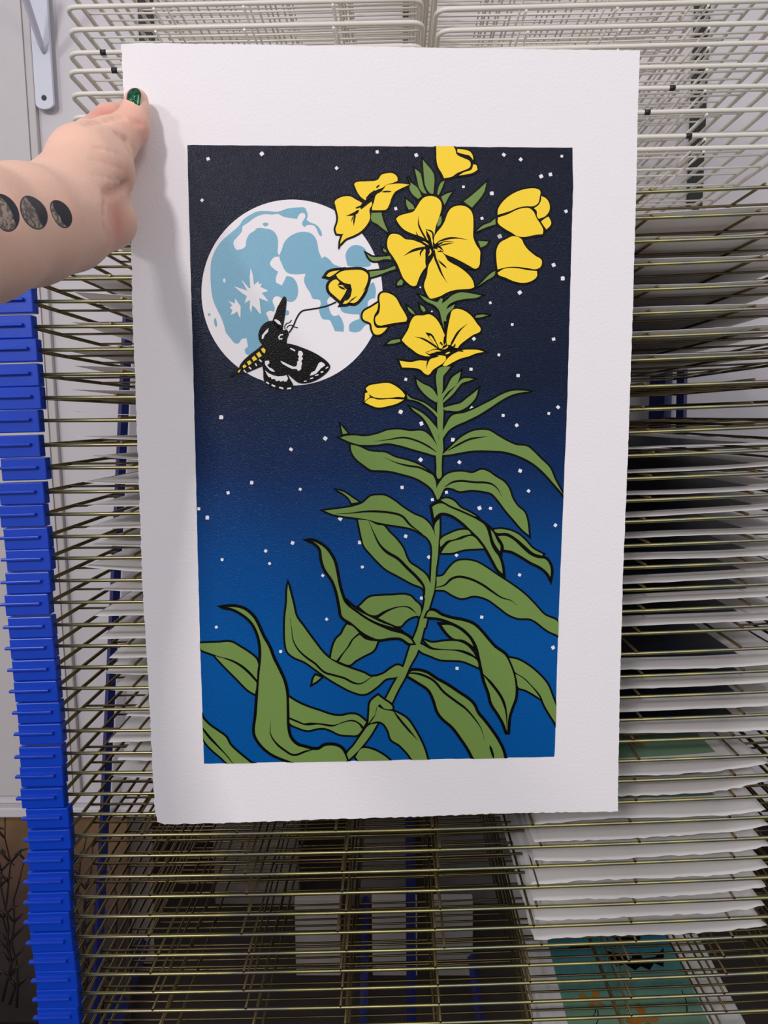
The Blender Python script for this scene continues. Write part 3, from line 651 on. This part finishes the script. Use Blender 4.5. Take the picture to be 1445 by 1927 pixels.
PET = [('B', 3.4, ["265,350 275,338 360,328 440,318 470,280 510,268 560,270 590,300 590,325 555,340 505,355 480,375 440,390 420,400 390,420 370,450 350,470 320,450 290,410", "505,358 545,350 610,345 680,353 600,390 570,410 545,455 530,500 505,540 470,545 400,545 400,525 415,480 430,430 470,405 490,380",
   "125,510 120,480 150,455 200,440 240,443 270,460 325,490 310,520 320,545 270,580 250,600 240,640 205,690 185,720 135,720 125,690 140,640 145,600 135,550", "395,480 400,500 380,540 385,600 370,640 320,700 260,735 200,760 160,800 165,770 195,700 240,640 265,590 300,555 350,515",
   "760,480 790,450 840,438 885,450 915,480 922,520 905,590 880,660 865,740 855,800 820,770 760,740 700,720 640,690 595,640 580,610 600,590 660,570 710,555 735,520",
   "880,52 995,52 1025,90 1035,125 1090,155 1135,180 1135,220 1090,245 1040,265 1000,292 940,305 925,270 900,230 885,180 882,110", "1040,85 1090,90 1135,105 1155,135 1160,170 1130,135 1090,125 1040,110", "1160,200 1180,205 1192,240 1160,262 1110,275 1050,285 1090,260 1145,240",
   "690,1380 720,1340 780,1335 830,1327 870,1350 905,1395 935,1460 950,1500 950,1560 900,1600 830,1625 860,1640 800,1640 740,1620 700,1590 660,1560 622,1520 640,1490 670,1440", "1000,1300 1020,1287 1060,1288 1110,1310 1150,1345 1190,1400 1215,1435 1210,1455 1160,1480 1110,1515 1060,1555 1030,1590 980,1580 960,1545 960,1490 970,1420 985,1350",
   "605,1675 690,1685 760,1672 815,1675 860,1650 900,1635 950,1640 955,1660 935,1690 890,1720 855,1745 825,1780 800,1775 760,1740 700,1728 625,1725", "1080,1595 1150,1592 1200,1595 1240,1608 1180,1620 1130,1640 1060,1660 1000,1690 950,1715 930,1710 960,1665 1000,1630 1050,1605",
   "460,1180 480,1165 540,1175 580,1205 610,1260 640,1310 662,1360 655,1380 590,1388 520,1400 450,1410 430,1395 425,1350 450,1320 460,1260 455,1215", "445,1240 440,1290 415,1340 412,1390 430,1425 470,1428 515,1425 490,1455 455,1478 420,1475 400,1440 390,1395 335,1365 328,1340 340,1305 390,1275"]),
 ('I', 3.4, ["60,560 75,490 110,445 170,438 230,455 310,512 390,520 480,550 570,595 575,640 590,700 590,880 550,930 500,1020 470,1100 450,1140 400,1145 340,1105 280,1040 240,950 200,850 140,750 70,640",
   "690,640 690,740 660,800 620,870 600,1000 560,1140 575,1200 620,1290 650,1318 700,1310 790,1280 870,1235 980,1200 1100,1190 1200,1180 1242,1160 1225,1080 1180,1010 1080,920 960,840 880,780 830,715 770,660", "700,560 700,480 720,440 800,340 840,270 880,160 920,100 980,65 1070,55 1140,75 1200,130 1225,200 1230,330 1230,490 1270,590 1320,670 1320,760 1305,880 1260,912 1180,875 1080,820 960,760 840,710 790,660"]),
 ('B', 5.0, ["130,1030 170,1005 260,993 330,998 368,1030 365,1080 345,1130 300,1180 250,1210 210,1245 180,1248 215,1190 230,1150 230,1100 190,1090 160,1070 140,1050", "75,1110 95,1080 130,1065 155,1085 140,1110 180,1120 210,1140 190,1180 160,1225 120,1190 80,1150", "55,1040 75,1015 155,995 130,1015 100,1035 80,1045", "350,1135 320,1190 270,1240 230,1238 260,1215 310,1170"]),
 ('C', 3.4, ["822,540 825,500 850,455 900,405 970,365 1050,343 1120,345 1142,360 1138,410 1128,450 1090,475 1040,475 980,485 920,510", "825,560 900,535 960,505 1010,490 1060,490 1095,520 1115,565 1145,610 1165,655 1160,685 1120,688 1080,695 1030,705 970,700 930,675 870,640 825,600",
   "1150,398 1190,420 1213,465 1210,510 1180,550 1130,570 1118,550 1115,510 1095,490 1130,465 1148,430", "1205,552 1225,605 1190,650 1170,625 1148,590 1180,565", "940,700 1000,720 1020,760 1050,800 1110,850 1150,875 1155,900 1145,930 1110,948 1050,940 960,930 880,935 822,950 815,890 815,800 840,750 890,720", "822,975 870,945 960,940 1050,955 1118,962 1118,1000 1080,1035 1020,1050 950,1040 880,1010 830,990"]),
 ('P', 3.2, ["688,731 694,726 711,722.5 731,721 743,726 756,736 762,744 760,748 748,747 736,748.5 711,749 700,746 692,738", "687,740 693,738 696,747 686,755", "686,757 697,749 711,752 733,751 760,752 748,759 731,764 711,767 698,763"])]
for tile, wpx, L in PET:
    for s in L: shape('printed_petal', tile, s, M_yel, 'yellow', wpx)
mobj('line_work', LINES, M_blk, pr)

def lines(name, m, z, data, taper):
    for tile, wd, s in data:
        b = bmesh.new(); stroke(b, crom(parse(tile, s), False, 5), wd/TILE[tile][2], LZ[z], False, taper)
        mobj(name, b, m, pr)
lines('leaf_vein', M_blk, 'over', [('E', 13, "440,642 380,600 300,560 195,533 80,548 -30,562"), ('E', 14, "412,812 370,785 310,757 230,745 140,722 45,682"), ('E', 15, "500,905 560,868 620,858 720,868 850,880 900,920 927,970"), ('E', 14, "522,632 610,582 690,545 760,532 820,524"),
  ('E', 16, "335,1258 240,1187 180,1122 80,1095 -80,1087 -200,1100 -320,1106"), ('E', 22, "350,1720 345,1655 290,1580 220,1512 150,1442 60,1387 10,1332 -34,1242 -69,1160"), ('E', 17, "430,1660 500,1640 550,1595 600,1578 680,1590 780,1635 860,1690 930,1735 1000,1757 1045,1792"),
  ('G', 20, "785,1185 860,1270 930,1370 960,1460 970,1640"), ('G', 17, "215,1190 250,1182 330,1195 420,1240 490,1320 580,1390 660,1450 730,1530 775,1600 798,1680"), ('G', 18, "840,1725 858,1780 872,1835"), ('G', 16, "115,1465 180,1550 240,1620 302,1690"),
  ('F', 15, "1360,1208 1270,1262 1220,1255 1150,1220 1080,1200 1000,1175 930,1110 860,1060 800,1000 765,930 755,850 742,765"), ('F', 15, "930,1752 860,1770 770,1797 700,1760 640,1710 597,1640 597,1545"), ('F', 12, "505,1130 500,1240 485,1340")], 'out')
lines('flower_line', M_blk, 'over', [('I', w_, s) for w_, s in ((24, "620,560 540,430 490,320 482,195"), (44, "660,610 560,565 490,500 452,408"), (40, "670,600 640,520 610,450 583,375"), (22, "590,380 670,415 685,500 690,590"), (27, "690,605 780,540 880,503 1000,495 1155,521"), (20, "690,610 760,580 860,545 965,545"), (16, "760,600 860,580 965,558"),
   (36, "640,620 500,640 400,670 288,736"), (22, "560,640 515,690 510,752"), (30, "700,600 760,610 830,675"), (16, "740,675 780,678 832,672"), (30, "700,650 710,760 750,860 800,980 872,1102"), (18, "720,700 770,800 857,893 790,840 740,800"), (26, "640,620 690,680 640,780"))] +
  [('B', w_, s) for w_, s in ((26, "355,470 385,435 420,395"), (12, "430,378 445,365 458,352"), (22, "300,545 270,570 205,588"), (13, "275,530 300,522 325,505"), (14, "275,580 265,615 262,662"), (16, "395,440 412,425 410,395"), (14, "158,800 152,822 150,842"), (12, "545,405 500,405 470,408"),
   (14, "905,1590 850,1550 780,1510 722,1494"), (14, "905,1585 850,1520 815,1472 840,1478 880,1540 905,1585"), (26, "1085,1605 1020,1590 960,1600 880,1592 800,1612"), (16, "985,1570 1010,1520 1050,1455 1113,1398"), (40, "925,1590 965,1575 1040,1590"), (20, "950,1480 945,1530 940,1560"), (14, "900,1640 830,1660 805,1735"), (16, "890,1640 860,1640 800,1615"), (12, "930,1560 915,1540 905,1545"), (12, "1000,1585 1020,1560 1022,1545"),
   (14, "200,1140 165,1125 140,1105"), (26, "235,1100 225,1130 200,1125"))], 'out')
lines('flower_line', M_blk, 'over', [('I', 52, "600,620 605,760 602,930"), ('I', 52, "835,712 900,780 1000,840 1150,900 1240,915"), ('B', 30, "160,1228 215,1200 232,1150 235,1100")], 'both')
lines('flower_highlight', M_yel, 'top', [('I', w_, s) for w_, s in ((18, "608,405 650,430 665,520 682,612"), (15, "540,540 580,560 625,592"), (12, "748,567 785,550 825,540"), (13, "800,567 860,556 935,552"), (15, "715,640 740,750 812,838"), (20, "640,640 650,690 620,740"), (16, "738,628 760,645 785,655"))] +
   [('B', 14, "825,1488 850,1515 890,1572"), ('B', 12, "815,1612 870,1600 920,1603"), ('B', 10, "925,1590 960,1575 970,1560"), ('B', 12, "950,1625 985,1610"), ('B', 9, "145,1110 170,1112 190,1118")], 'both')

# hawk moth
b = bmesh.new()
for s in ["690,108 710,120 718,160 712,240 700,330 685,420 675,490 640,500 560,400 575,340 595,290 610,240 635,195 665,140",
          "560,385 500,395 440,440 405,510 400,570 415,620 440,655 400,695 300,770 200,870 165,940 70,1000 75,1025 110,1015 170,985 230,985 290,965 360,935 445,900 455,960 460,1050 500,1110 570,1150 650,1165 740,1165 800,1140 790,1100 750,1030 735,990 790,1040 850,1085 900,1095 980,1085 1050,1060 1130,1010 1200,940 1212,900 1195,865 1120,800 1020,740 900,690 800,655 720,640 725,590 745,530 720,480 680,490 640,450"]:
    fill(b, crom(parse('H', s), True, 3), LZ['green'])
for wd, s in ((10, "700,480 700,440 720,415 750,405 775,375"), (10, "720,470 735,445 770,435 810,455 845,464"), (17, "745,520 780,470 800,430 830,360 870,295 900,272 990,255 1080,240 1180,215 1280,172")):
    stroke(b, crom(parse('H', s), False, 4), wd/6.02, LZ['line'])
moth = mobj('printed_moth', b, M_blk, pr)
b = bmesh.new()
for s in ["575,375 600,368 640,390 662,435 620,420", "515,465 510,510 470,550 455,590 438,590 440,550 480,500", "648,838 680,850 740,880 800,905 830,900 840,870 835,850 855,840 850,810 862,790 845,770 855,725 885,725 900,745 905,765 890,790 905,815 885,840 895,870 885,900 885,930 855,955 830,930 780,930 730,905 670,870",
          "1085,860 1110,850 1145,870 1155,890 1110,920 1085,950 1050,985 1010,1000 980,1005 1000,970 1040,950 1060,910", "475,840 520,835 525,865 500,885 520,910 560,930 590,960 560,960 530,945 490,900 475,880", "475,945 510,975 560,1000 620,1015 680,1010 720,1000 735,1040 720,1070 690,1075 690,1060 650,1075 640,1060 600,1070 590,1045 550,1045 540,1020 520,1025 500,1000"]:
    fill(b, parse('H', s), LZ['yellow'])
for wd, s in ((14, "680,540 650,545 630,570 640,592 672,588"), (16, "760,698 785,708 815,725"), (12, "1160,925 1190,908"), (16, "1105,968 1135,960"), (12, "1040,1005 1080,995"), (12, "985,1040 1020,1030"), (12, "915,1072 945,1065"), (16, "490,1078 520,1098"), (18, "550,1110 590,1128"), (18, "635,1138 682,1152"), (18, "725,1153 772,1148"), (15, "410,825 437,850"), (14, "365,868 382,895"), (14, "293,908 320,932"), (14, "235,943 262,972")):
    stroke(b, parse('H', s), wd/6.02, LZ['yellow'])
o = mobj('wing_mark', b, M_unink, moth); o['label'] = 'white wing and body marks'
b = bmesh.new()
for s in ["430,705 455,690 480,715 470,755 445,735", "375,760 410,735 440,780 405,805", "325,805 355,780 388,820 345,845", "270,850 305,830 325,865 290,890", "220,900 245,878 268,900 235,925", "165,970 185,940 202,935 185,970"]:
    fill(b, crom(parse('H', s), True, 3), LZ['yellow'])
o = mobj('abdomen_spot', b, M_yel, moth); o['label'] = 'yellow abdomen spots'

# ---------------------------------------------------------------- the hand and forearm (one signed-distance surface)
def W3(x, y, zc): return np.array(atz(x, y, zc))
def pr_(x, y, zc, r): return (W3(x, y, zc), r*zc/F)
CONES = []
def chain(*ps, k=.006): 
    for a, c in zip(ps, ps[1:]): CONES.append((pr_(*a), pr_(*c), k))
chain((-190, 462, .385, 150), (-60, 442, .425, 124), (50, 424, .470, 104), (112, 415, .500, 84), k=.010)     # forearm to wrist
_s0 = pr_(-190, 462, .385, 150); _s1 = (np.array((-.335, .20, 1.40)), .047); _s2 = (np.array((-.35, .03, 1.27)), .053)
CONES.append((_s1, _s0, .012)); CONES.append((_s2, _s1, .012))                        # elbow and upper arm, outside the frame
chain((112, 415, .500, 84), (165, 345, .528, 62), k=.016)                            # palm
chain((118, 372, .503, 70), (165, 310, .535, 66), (205, 273, .552, 46), k=.012)      # thumb metacarpal
chain((205, 273, .552, 45), (246, 240, .567, 33.5), k=.006)                            # proximal phalanx
chain((246, 240, .567, 33), (255, 212, .571, 26), (257, 190, .5725, 22), k=.004)    # distal phalanx
chain((165, 315, .532, 58), (202, 324, .542, 47), k=.010)                            # thenar mound
chain((135, 430, .508, 66), (204, 416, .545, 52), k=.009)                            # heel of the palm
chain((165, 300, .545, 44), (168, 262, .560, 36), k=.006)
chain((168, 262, .562, 33), (205, 224, .590, 27), (228, 214, .604, 22), (300, 235, .610, 20), (352, 268, .612, 17), k=.002)   # index finger, passing behind the sheet
chain((185, 320, .565, 42), (212, 318, .604, 24), (300, 325, .615, 20), (366, 330, .615, 17), k=.004)
chain((185, 355, .565, 40), (216, 362, .606, 22), (300, 380, .616, 19), (355, 388, .616, 16), k=.004)
chain((190, 395, .565, 38), (218, 402, .606, 20), (285, 425, .616, 17), (330, 436, .616, 14.5), k=.004)
A0 = np.array([a[0] for a, c, k in CONES]); 
lo = np.min([np.minimum(a[0]-a[1], c[0]-c[1]) for a, c, k in CONES], 0)-.012; hi = np.max([np.maximum(a[0]+a[1], c[0]+c[1]) for a, c, k in CONES], 0)+.012
H = .0014
nn = np.ceil((hi-lo)/H).astype(int)+1
gx, gy, gz = [lo[i]+H*np.arange(nn[i], dtype=np.float32) for i in range(3)]
D = np.full(tuple(nn), 1.0, np.float32)
for (pa, ra), (pb, rb), k in CONES:
    m_ = np.minimum(pa-ra, pb-rb)-.022; M_ = np.maximum(pa+ra, pb+rb)+.022
    i0 = np.maximum(0, ((m_-lo)/H).astype(int)); i1 = np.minimum(nn, ((M_-lo)/H).astype(int)+2)
    sl = tuple(slice(i0[j], i1[j]) for j in range(3))
    X = gx[sl[0]][:, None, None]-pa[0]; Y = gy[sl[1]][None, :, None]-pa[1]; Z = gz[sl[2]][None, None, :]-pa[2]
    d = pb-pa; L2 = float(d@d)
    t = np.clip((X*d[0]+Y*d[1]+Z*d[2])/L2, 0, 1)
    q = np.sqrt((X-t*d[0])**2+(Y-t*d[1])**2+(Z-t*d[2])**2) - (ra+(rb-ra)*t)
    a = D[sl]; h = np.clip(.5+.5*(a-q)/k, 0, 1)
    D[sl] = np.where(a > .5, q, a*(1-h)+q*h-k*h*(1-h))
def sdf_hit(x, y):
    d = np.array(ray(x, y)); ts = np.arange(.36, .64, .0006); P = np.array(CAMP)+ts[:, None]*d
    ii = np.clip(((P-lo)/H).round().astype(int), 0, nn-1); v = D[ii[:, 0], ii[:, 1], ii[:, 2]]
    w_ = np.argmax(v < 0); return P[w_] if v[w_] < 0 else None
def crease(pts, r=.0011, k=.0035, sub=.0):
    '''press a fine fold into the skin along a line seen on the hand'''
    Q = [sdf_hit(*p) for p in pts]; Q = [q for q in Q if q is not None]
    for pa, pb in zip(Q, Q[1:]):
        if np.linalg.norm(pa-pb) > .03: continue
        m_ = np.minimum(pa, pb)-r-.012; M_ = np.maximum(pa, pb)+r+.012
        i0 = np.maximum(0, ((m_-lo)/H).astype(int)); i1 = np.minimum(nn, ((M_-lo)/H).astype(int)+2)
        sl = tuple(slice(i0[j], i1[j]) for j in range(3)); d = pb-pa; L2 = float(d@d)+1e-12
        X = gx[sl[0]][:, None, None]-pa[0]; Y = gy[sl[1]][None, :, None]-pa[1]; Z = gz[sl[2]][None, None, :]-pa[2]
        t = np.clip((X*d[0]+Y*d[1]+Z*d[2])/L2, 0, 1); q_ = np.sqrt((X-t*d[0])**2+(Y-t*d[1])**2+(Z-t*d[2])**2)-r
        a = D[sl]; h = np.clip(.5-.5*(a+q_)/k, 0, 1); D[sl] = a*(1-h)-q_*h+k*h*(1-h)
crease([(231, 221), (218, 221), (205, 224), (192, 227), (178, 229), (164, 234)], .0016, .004)
crease([(222, 253), (231, 258), (239, 266), (246, 278)], .0014, .004)
crease([(247, 222), (256, 228), (264, 235)], .0005, .003); crease([(240, 228), (252, 236)], .0003, .0025)
crease([(200, 366), (210, 364), (221, 360), (232, 352), (240, 346)], .0016, .005)
for l in ([(176, 279), (190, 281), (206, 285), (226, 292)], [(168, 302), (186, 304), (204, 309), (230, 318)], [(178, 329), (194, 333), (210, 337), (228, 340)]):
    crease(l, -.0002, .0026)
crease([(196, 382), (195, 405), (196, 428), (198, 446)], .0002, .003)
def surface_nets(D):
    s = D < 0
    nx, ny, nz = D.shape
    cs = np.zeros((nx-1, ny-1, nz-1), np.int8)
    for dx in (0, 1):
        for dy in (0, 1):
            for dz in (0, 1): cs += s[dx:nx-1+dx, dy:ny-1+dy, dz:nz-1+dz]
    act = (cs > 0) & (cs < 8); idx = np.argwhere(act)
    vid = np.full(act.shape, -1, np.int64); vid[act] = np.arange(len(idx))
    acc = np.zeros((len(idx), 3)); cnt = np.zeros(len(idx))
    i, j, k = idx.T
    for ax in range(3):
        for u in (0, 1):
            for v in (0, 1):
                o = [0, 0, 0]; o[(ax+1) % 3] = u; o[(ax+2) % 3] = v; e = list(o); e[ax] = 1
                a = D[i+o[0], j+o[1], k+o[2]]; c = D[i+e[0], j+e[1], k+e[2]]
                cr = (a < 0) != (c < 0); t = np.where(cr, a/np.where(cr, a-c, 1), 0)
                p = np.tile(np.array(o, float), (len(idx), 1)); p[:, ax] = t
                acc += p*cr[:, None]; cnt += cr
    V = lo + H*(idx + acc/cnt[:, None]); Fc = []
    for ax in range(3):
        sh = [nx, ny, nz]; sl0 = [slice(1, n-1) for n in sh]; sl1 = list(sl0); sl0[ax] = slice(0, sh[ax]-1); sl1[ax] = slice(1, sh[ax])
        a = s[tuple(sl0)]; c = s[tuple(sl1)]; e = np.argwhere(a != c); off = np.array([1, 1, 1]); off[ax] = 0; e = e+off
        inside = s[tuple(e.T)]
        b1, b2 = (ax+1) % 3, (ax+2) % 3; d1 = np.zeros(3, int); d2 = np.zeros(3, int); d1[b1] = 1; d2[b2] = 1
        q = np.stack([vid[tuple((e-d1-d2).T)], vid[tuple((e-d2).T)], vid[tuple(e.T)], vid[tuple((e-d1).T)]], 1)
        q[~inside] = q[~inside][:, ::-1]; Fc.append(q)
    Fc = np.concatenate(Fc); Fc = Fc[(Fc >= 0).all(1)]
    # a few relaxation passes
    for it in range(2):
        S = np.zeros_like(V); C = np.zeros(len(V))
        for a, c in ((0, 1), (1, 2), (2, 3), (3, 0)):
            np.add.at(S, Fc[:, a], V[Fc[:, c]]); np.add.at(S, Fc[:, c], V[Fc[:, a]]); np.add.at(C, Fc[:, a], 1); np.add.at(C, Fc[:, c], 1)
        V = V*.5+.5*S/np.maximum(C, 1)[:, None]
    return V, Fc
V, Fc = surface_nets(D)
ORG = Vector(W3(112, 415, .505))
me = bpy.data.meshes.new('person'); me.from_pydata((V-np.array(ORG)).tolist(), [], Fc.tolist()); me.update(); smooth(me)

from mathutils.bvhtree import BVHTree
BV = BVHTree.FromPolygons([tuple(v) for v in V], Fc.tolist())
def hit(x, y):
    d = ray(x, y).normalized(); h = BV.ray_cast(CAMP, d)[0]
    return (h if h else CAMP+d*.56)
# skin with ink of three moon phases
M_skin = bpy.data.materials.new('skin'); M_skin.use_nodes = True
nt = M_skin.node_tree; N = nt.nodes; L = nt.links; P_ = N['Principled BSDF']
P_.inputs['Roughness'].default_value = .5; P_.inputs['Subsurface Weight'].default_value = .12; P_.inputs['Subsurface Radius'].default_value = (.006, .0025, .0015); P_.inputs['Subsurface Scale'].default_value = 1.0
P_.inputs['Specular IOR Level'].default_value = .35
tc = N.new('ShaderNodeTexCoord')
def math_(op, a, c=None, clampv=False):
    n = N.new('ShaderNodeMath'); n.operation = op; n.use_clamp = clampv
    for s_, v in zip(n.inputs, (a, c)):
        if v is None: continue
        if hasattr(v, 'links'): L.new(v, s_)
        else: s_.default_value = v
    return n.outputs[0]
def mixc(fac, a, c):
    n = N.new('ShaderNodeMix'); n.data_type = 'RGBA'
    for s_, v in ((n.inputs['Factor'], fac), (n.inputs['A'], a), (n.inputs['B'], c)):
        if hasattr(v, 'links'): L.new(v, s_)
        else: s_.default_value = v if isinstance(v, float) else (*v, 1)
    return n.outputs['Result']
def noise(scale, detail=4, dist=0.0):
    n = N.new('ShaderNodeTexNoise'); n.inputs['Scale'].default_value = scale; n.inputs['Detail'].default_value = detail; n.inputs['Distortion'].default_value = dist
    L.new(tc.outputs['Object'], n.inputs['Vector']); return n.outputs['Fac']
col = mixc(noise(35), rgb(230, 178, 156), rgb(244, 204, 184))
def blob(px, py, zc, rad, c, amt):
    global col
    p = hit(px, py)-ORG; d = N.new('ShaderNodeVectorMath'); d.operation = 'DISTANCE'
    L.new(tc.outputs['Object'], d.inputs[0]); d.inputs[1].default_value = p
    f = math_('MULTIPLY', math_('SUBTRACT', 1.0, math_('DIVIDE', d.outputs['Value'], rad), True), amt, True)
    col = mixc(f, col, c)
blob(222, 420, .530, .030, rgb(222, 140, 122), .95); blob(196, 215, .575, .030, rgb(228, 150, 138), 1.0); blob(262, 238, .580, .022, rgb(232, 164, 146), .8); blob(236, 335, .535, .02, rgb(210, 150, 135), .6)
fine = noise(260, 3)
def moon_ink(px, py, rx, ry, tilt, term, zs):
    """ink ellipse on the inner forearm: dark limb right of the terminator, shaded crescent left of it"""
    global col
    hp = hit(px, py); c = hp-ORG; sc = (hp-CAMP).dot(fw)/F; a = math.radians(tilt)
    # axes measured along the skin as the eye of the tattooist would lay them: plane spanned at the hit point
    e1 = hit(px+6, py)-hit(px-6, py); e2 = hit(px, py+6)-hit(px, py-6); nrm = e1.cross(e2).normalized()
    G = Matrix(((e1.dot(e1)/144, e1.dot(e2)/144), (e1.dot(e2)/144, e2.dot(e2)/144))).inverted()
    ex = (e1/12*G[0][0]+e2/12*G[0][1]); ey = (e1/12*G[1][0]+e2/12*G[1][1])    # dual basis: photo pixels per metre
    u = ex*math.cos(a)+ey*math.sin(a); v = ey*math.cos(a)-ex*math.sin(a); sc = 1.0
    def dot(vec):
        n = N.new('ShaderNodeVectorMath'); n.operation = 'DOT_PRODUCT'; s_ = N.new('ShaderNodeVectorMath'); s_.operation = 'SUBTRACT'
        L.new(tc.outputs['Object'], s_.inputs[0]); s_.inputs[1].default_value = c; L.new(s_.outputs[0], n.inputs[0]); n.inputs[1].default_value = vec; return n.outputs['Value']
    du = math_('DIVIDE', dot(u), rx*sc); dv = math_('DIVIDE', dot(v), ry*sc); dep = dot(nrm if nrm.dot(fw) > 0 else -nrm)
    rr = math_('ADD', math_('MULTIPLY', du, du), math_('MULTIPLY', dv, dv))
    ins = math_('MULTIPLY', math_('MULTIPLY', math_('SUBTRACT', 1.0, rr), 14.0, True), math_('LESS_THAN', dep, .02))
    half = math_('SQRT', math_('MAXIMUM', math_('SUBTRACT', 1.0, math_('MULTIPLY', dv, dv)), 0.0))
    dark = math_('MULTIPLY', math_('ADD', math_('SUBTRACT', du, math_('MULTIPLY', half, term)), math_('MULTIPLY', math_('SUBTRACT', fine, .5), .35)), 10.0, True)
    rim = math_('MULTIPLY', math_('SUBTRACT', rr, .76), 12.0, True)
    mot = math_('MULTIPLY', math_('SUBTRACT', noise(260, 3, 1.2), .44), 9.0, True)
    inner = mixc(math_('MAXIMUM', math_('MULTIPLY', mot, .75), rim), rgb(170, 150, 138), rgb(62, 60, 66))
    col = mixc(ins, col, mixc(dark, inner, rgb(46, 46, 54)))
moon_ink(10, 399, 26, 39, -26, .35, 0); moon_ink(66, 399, 22, 35.5, -30, .0, 0); moon_ink(116, 402.5, 18, 29.5, -30, -.42, 0)
# a small mole
p = hit(99, 487)-ORG; d = N.new('ShaderNodeVectorMath'); d.operation = 'DISTANCE'; L.new(tc.outputs['Object'], d.inputs[0]); d.inputs[1].default_value = p
bumpn = math_('ADD', math_('MULTIPLY', noise(700, 3), .5), math_('MULTIPLY', noise(120, 3, 1.0), .7))
bp = N.new('ShaderNodeBump'); bp.inputs['Strength'].default_value = .28; bp.inputs['Distance'].default_value = .0012; L.new(bumpn, bp.inputs['Height']); L.new(bp.outputs['Normal'], P_.inputs['Normal'])
L.new(col, P_.inputs['Base Color'])
me.materials.append(M_skin)
person = bpy.data.objects.new('person', me); COL.objects.link(person); person.location = ORG
tag(person, 'left hand and forearm with moon-phase ink, gripping the left edge of the big print', 'person')
# thumb nail
M_nail = ramp_mat(mat('nail_polish', rgb(10, 60, 40), .12, .75, bump=.25, bscale=900, coat=.6), [(.35, rgb(6, 40, 30)), (.5, rgb(14, 84, 52)), (.62, rgb(30, 120, 62)), (.72, rgb(60, 90, 40))], nscale=260)
b = bmesh.new(); g = []
nu, nv = 14, 18
for i in range(nu+1):
    row = []
    for j in range(nv+1):
        u = -1+2*i/nu; v = -1+2*j/nv
        lim = (1-max(0, -v-.15)**2.6*.95) if v < -.15 else 1-.10*max(0, v-.4)
        wv = 13.6*max(.12, lim)
        x = 251.5+u*wv+(-v)*2.2; y = 184.5+v*19.0 + (2.0*u*u if v > 0 else 0)*v
        ax = 256.5-(y-192)*.0+ (y-192)*(-.10); r = 22.0; dx = (x-ax+2)/r
        h0 = hit(251.5, 186); xx = 251.5+(x-251.5); zb = (h0-CAMP).dot(fw)
        zc = zb - .0013 + .0034*(1-math.sqrt(max(0, 1-.75*u*u))) + .0014*max(0, -v-.2)**2
        row.append(b.verts.new(Vector(W3(x, y, zc))-ORG))
    g.append(row)
for i in range(nu):
    for j in range(nv):
        f = b.faces.new((g[i][j], g[i+1][j], g[i+1][j+1], g[i][j+1])); f.smooth = True
bmesh.ops.recalc_face_normals(b, faces=b.faces)
ext = bmesh.ops.solidify(b, geom=b.faces[:], thickness=.0006)
o = mobj('thumb_nail', b, M_nail, person); o['label'] = 'glossy dark green painted thumb nail'
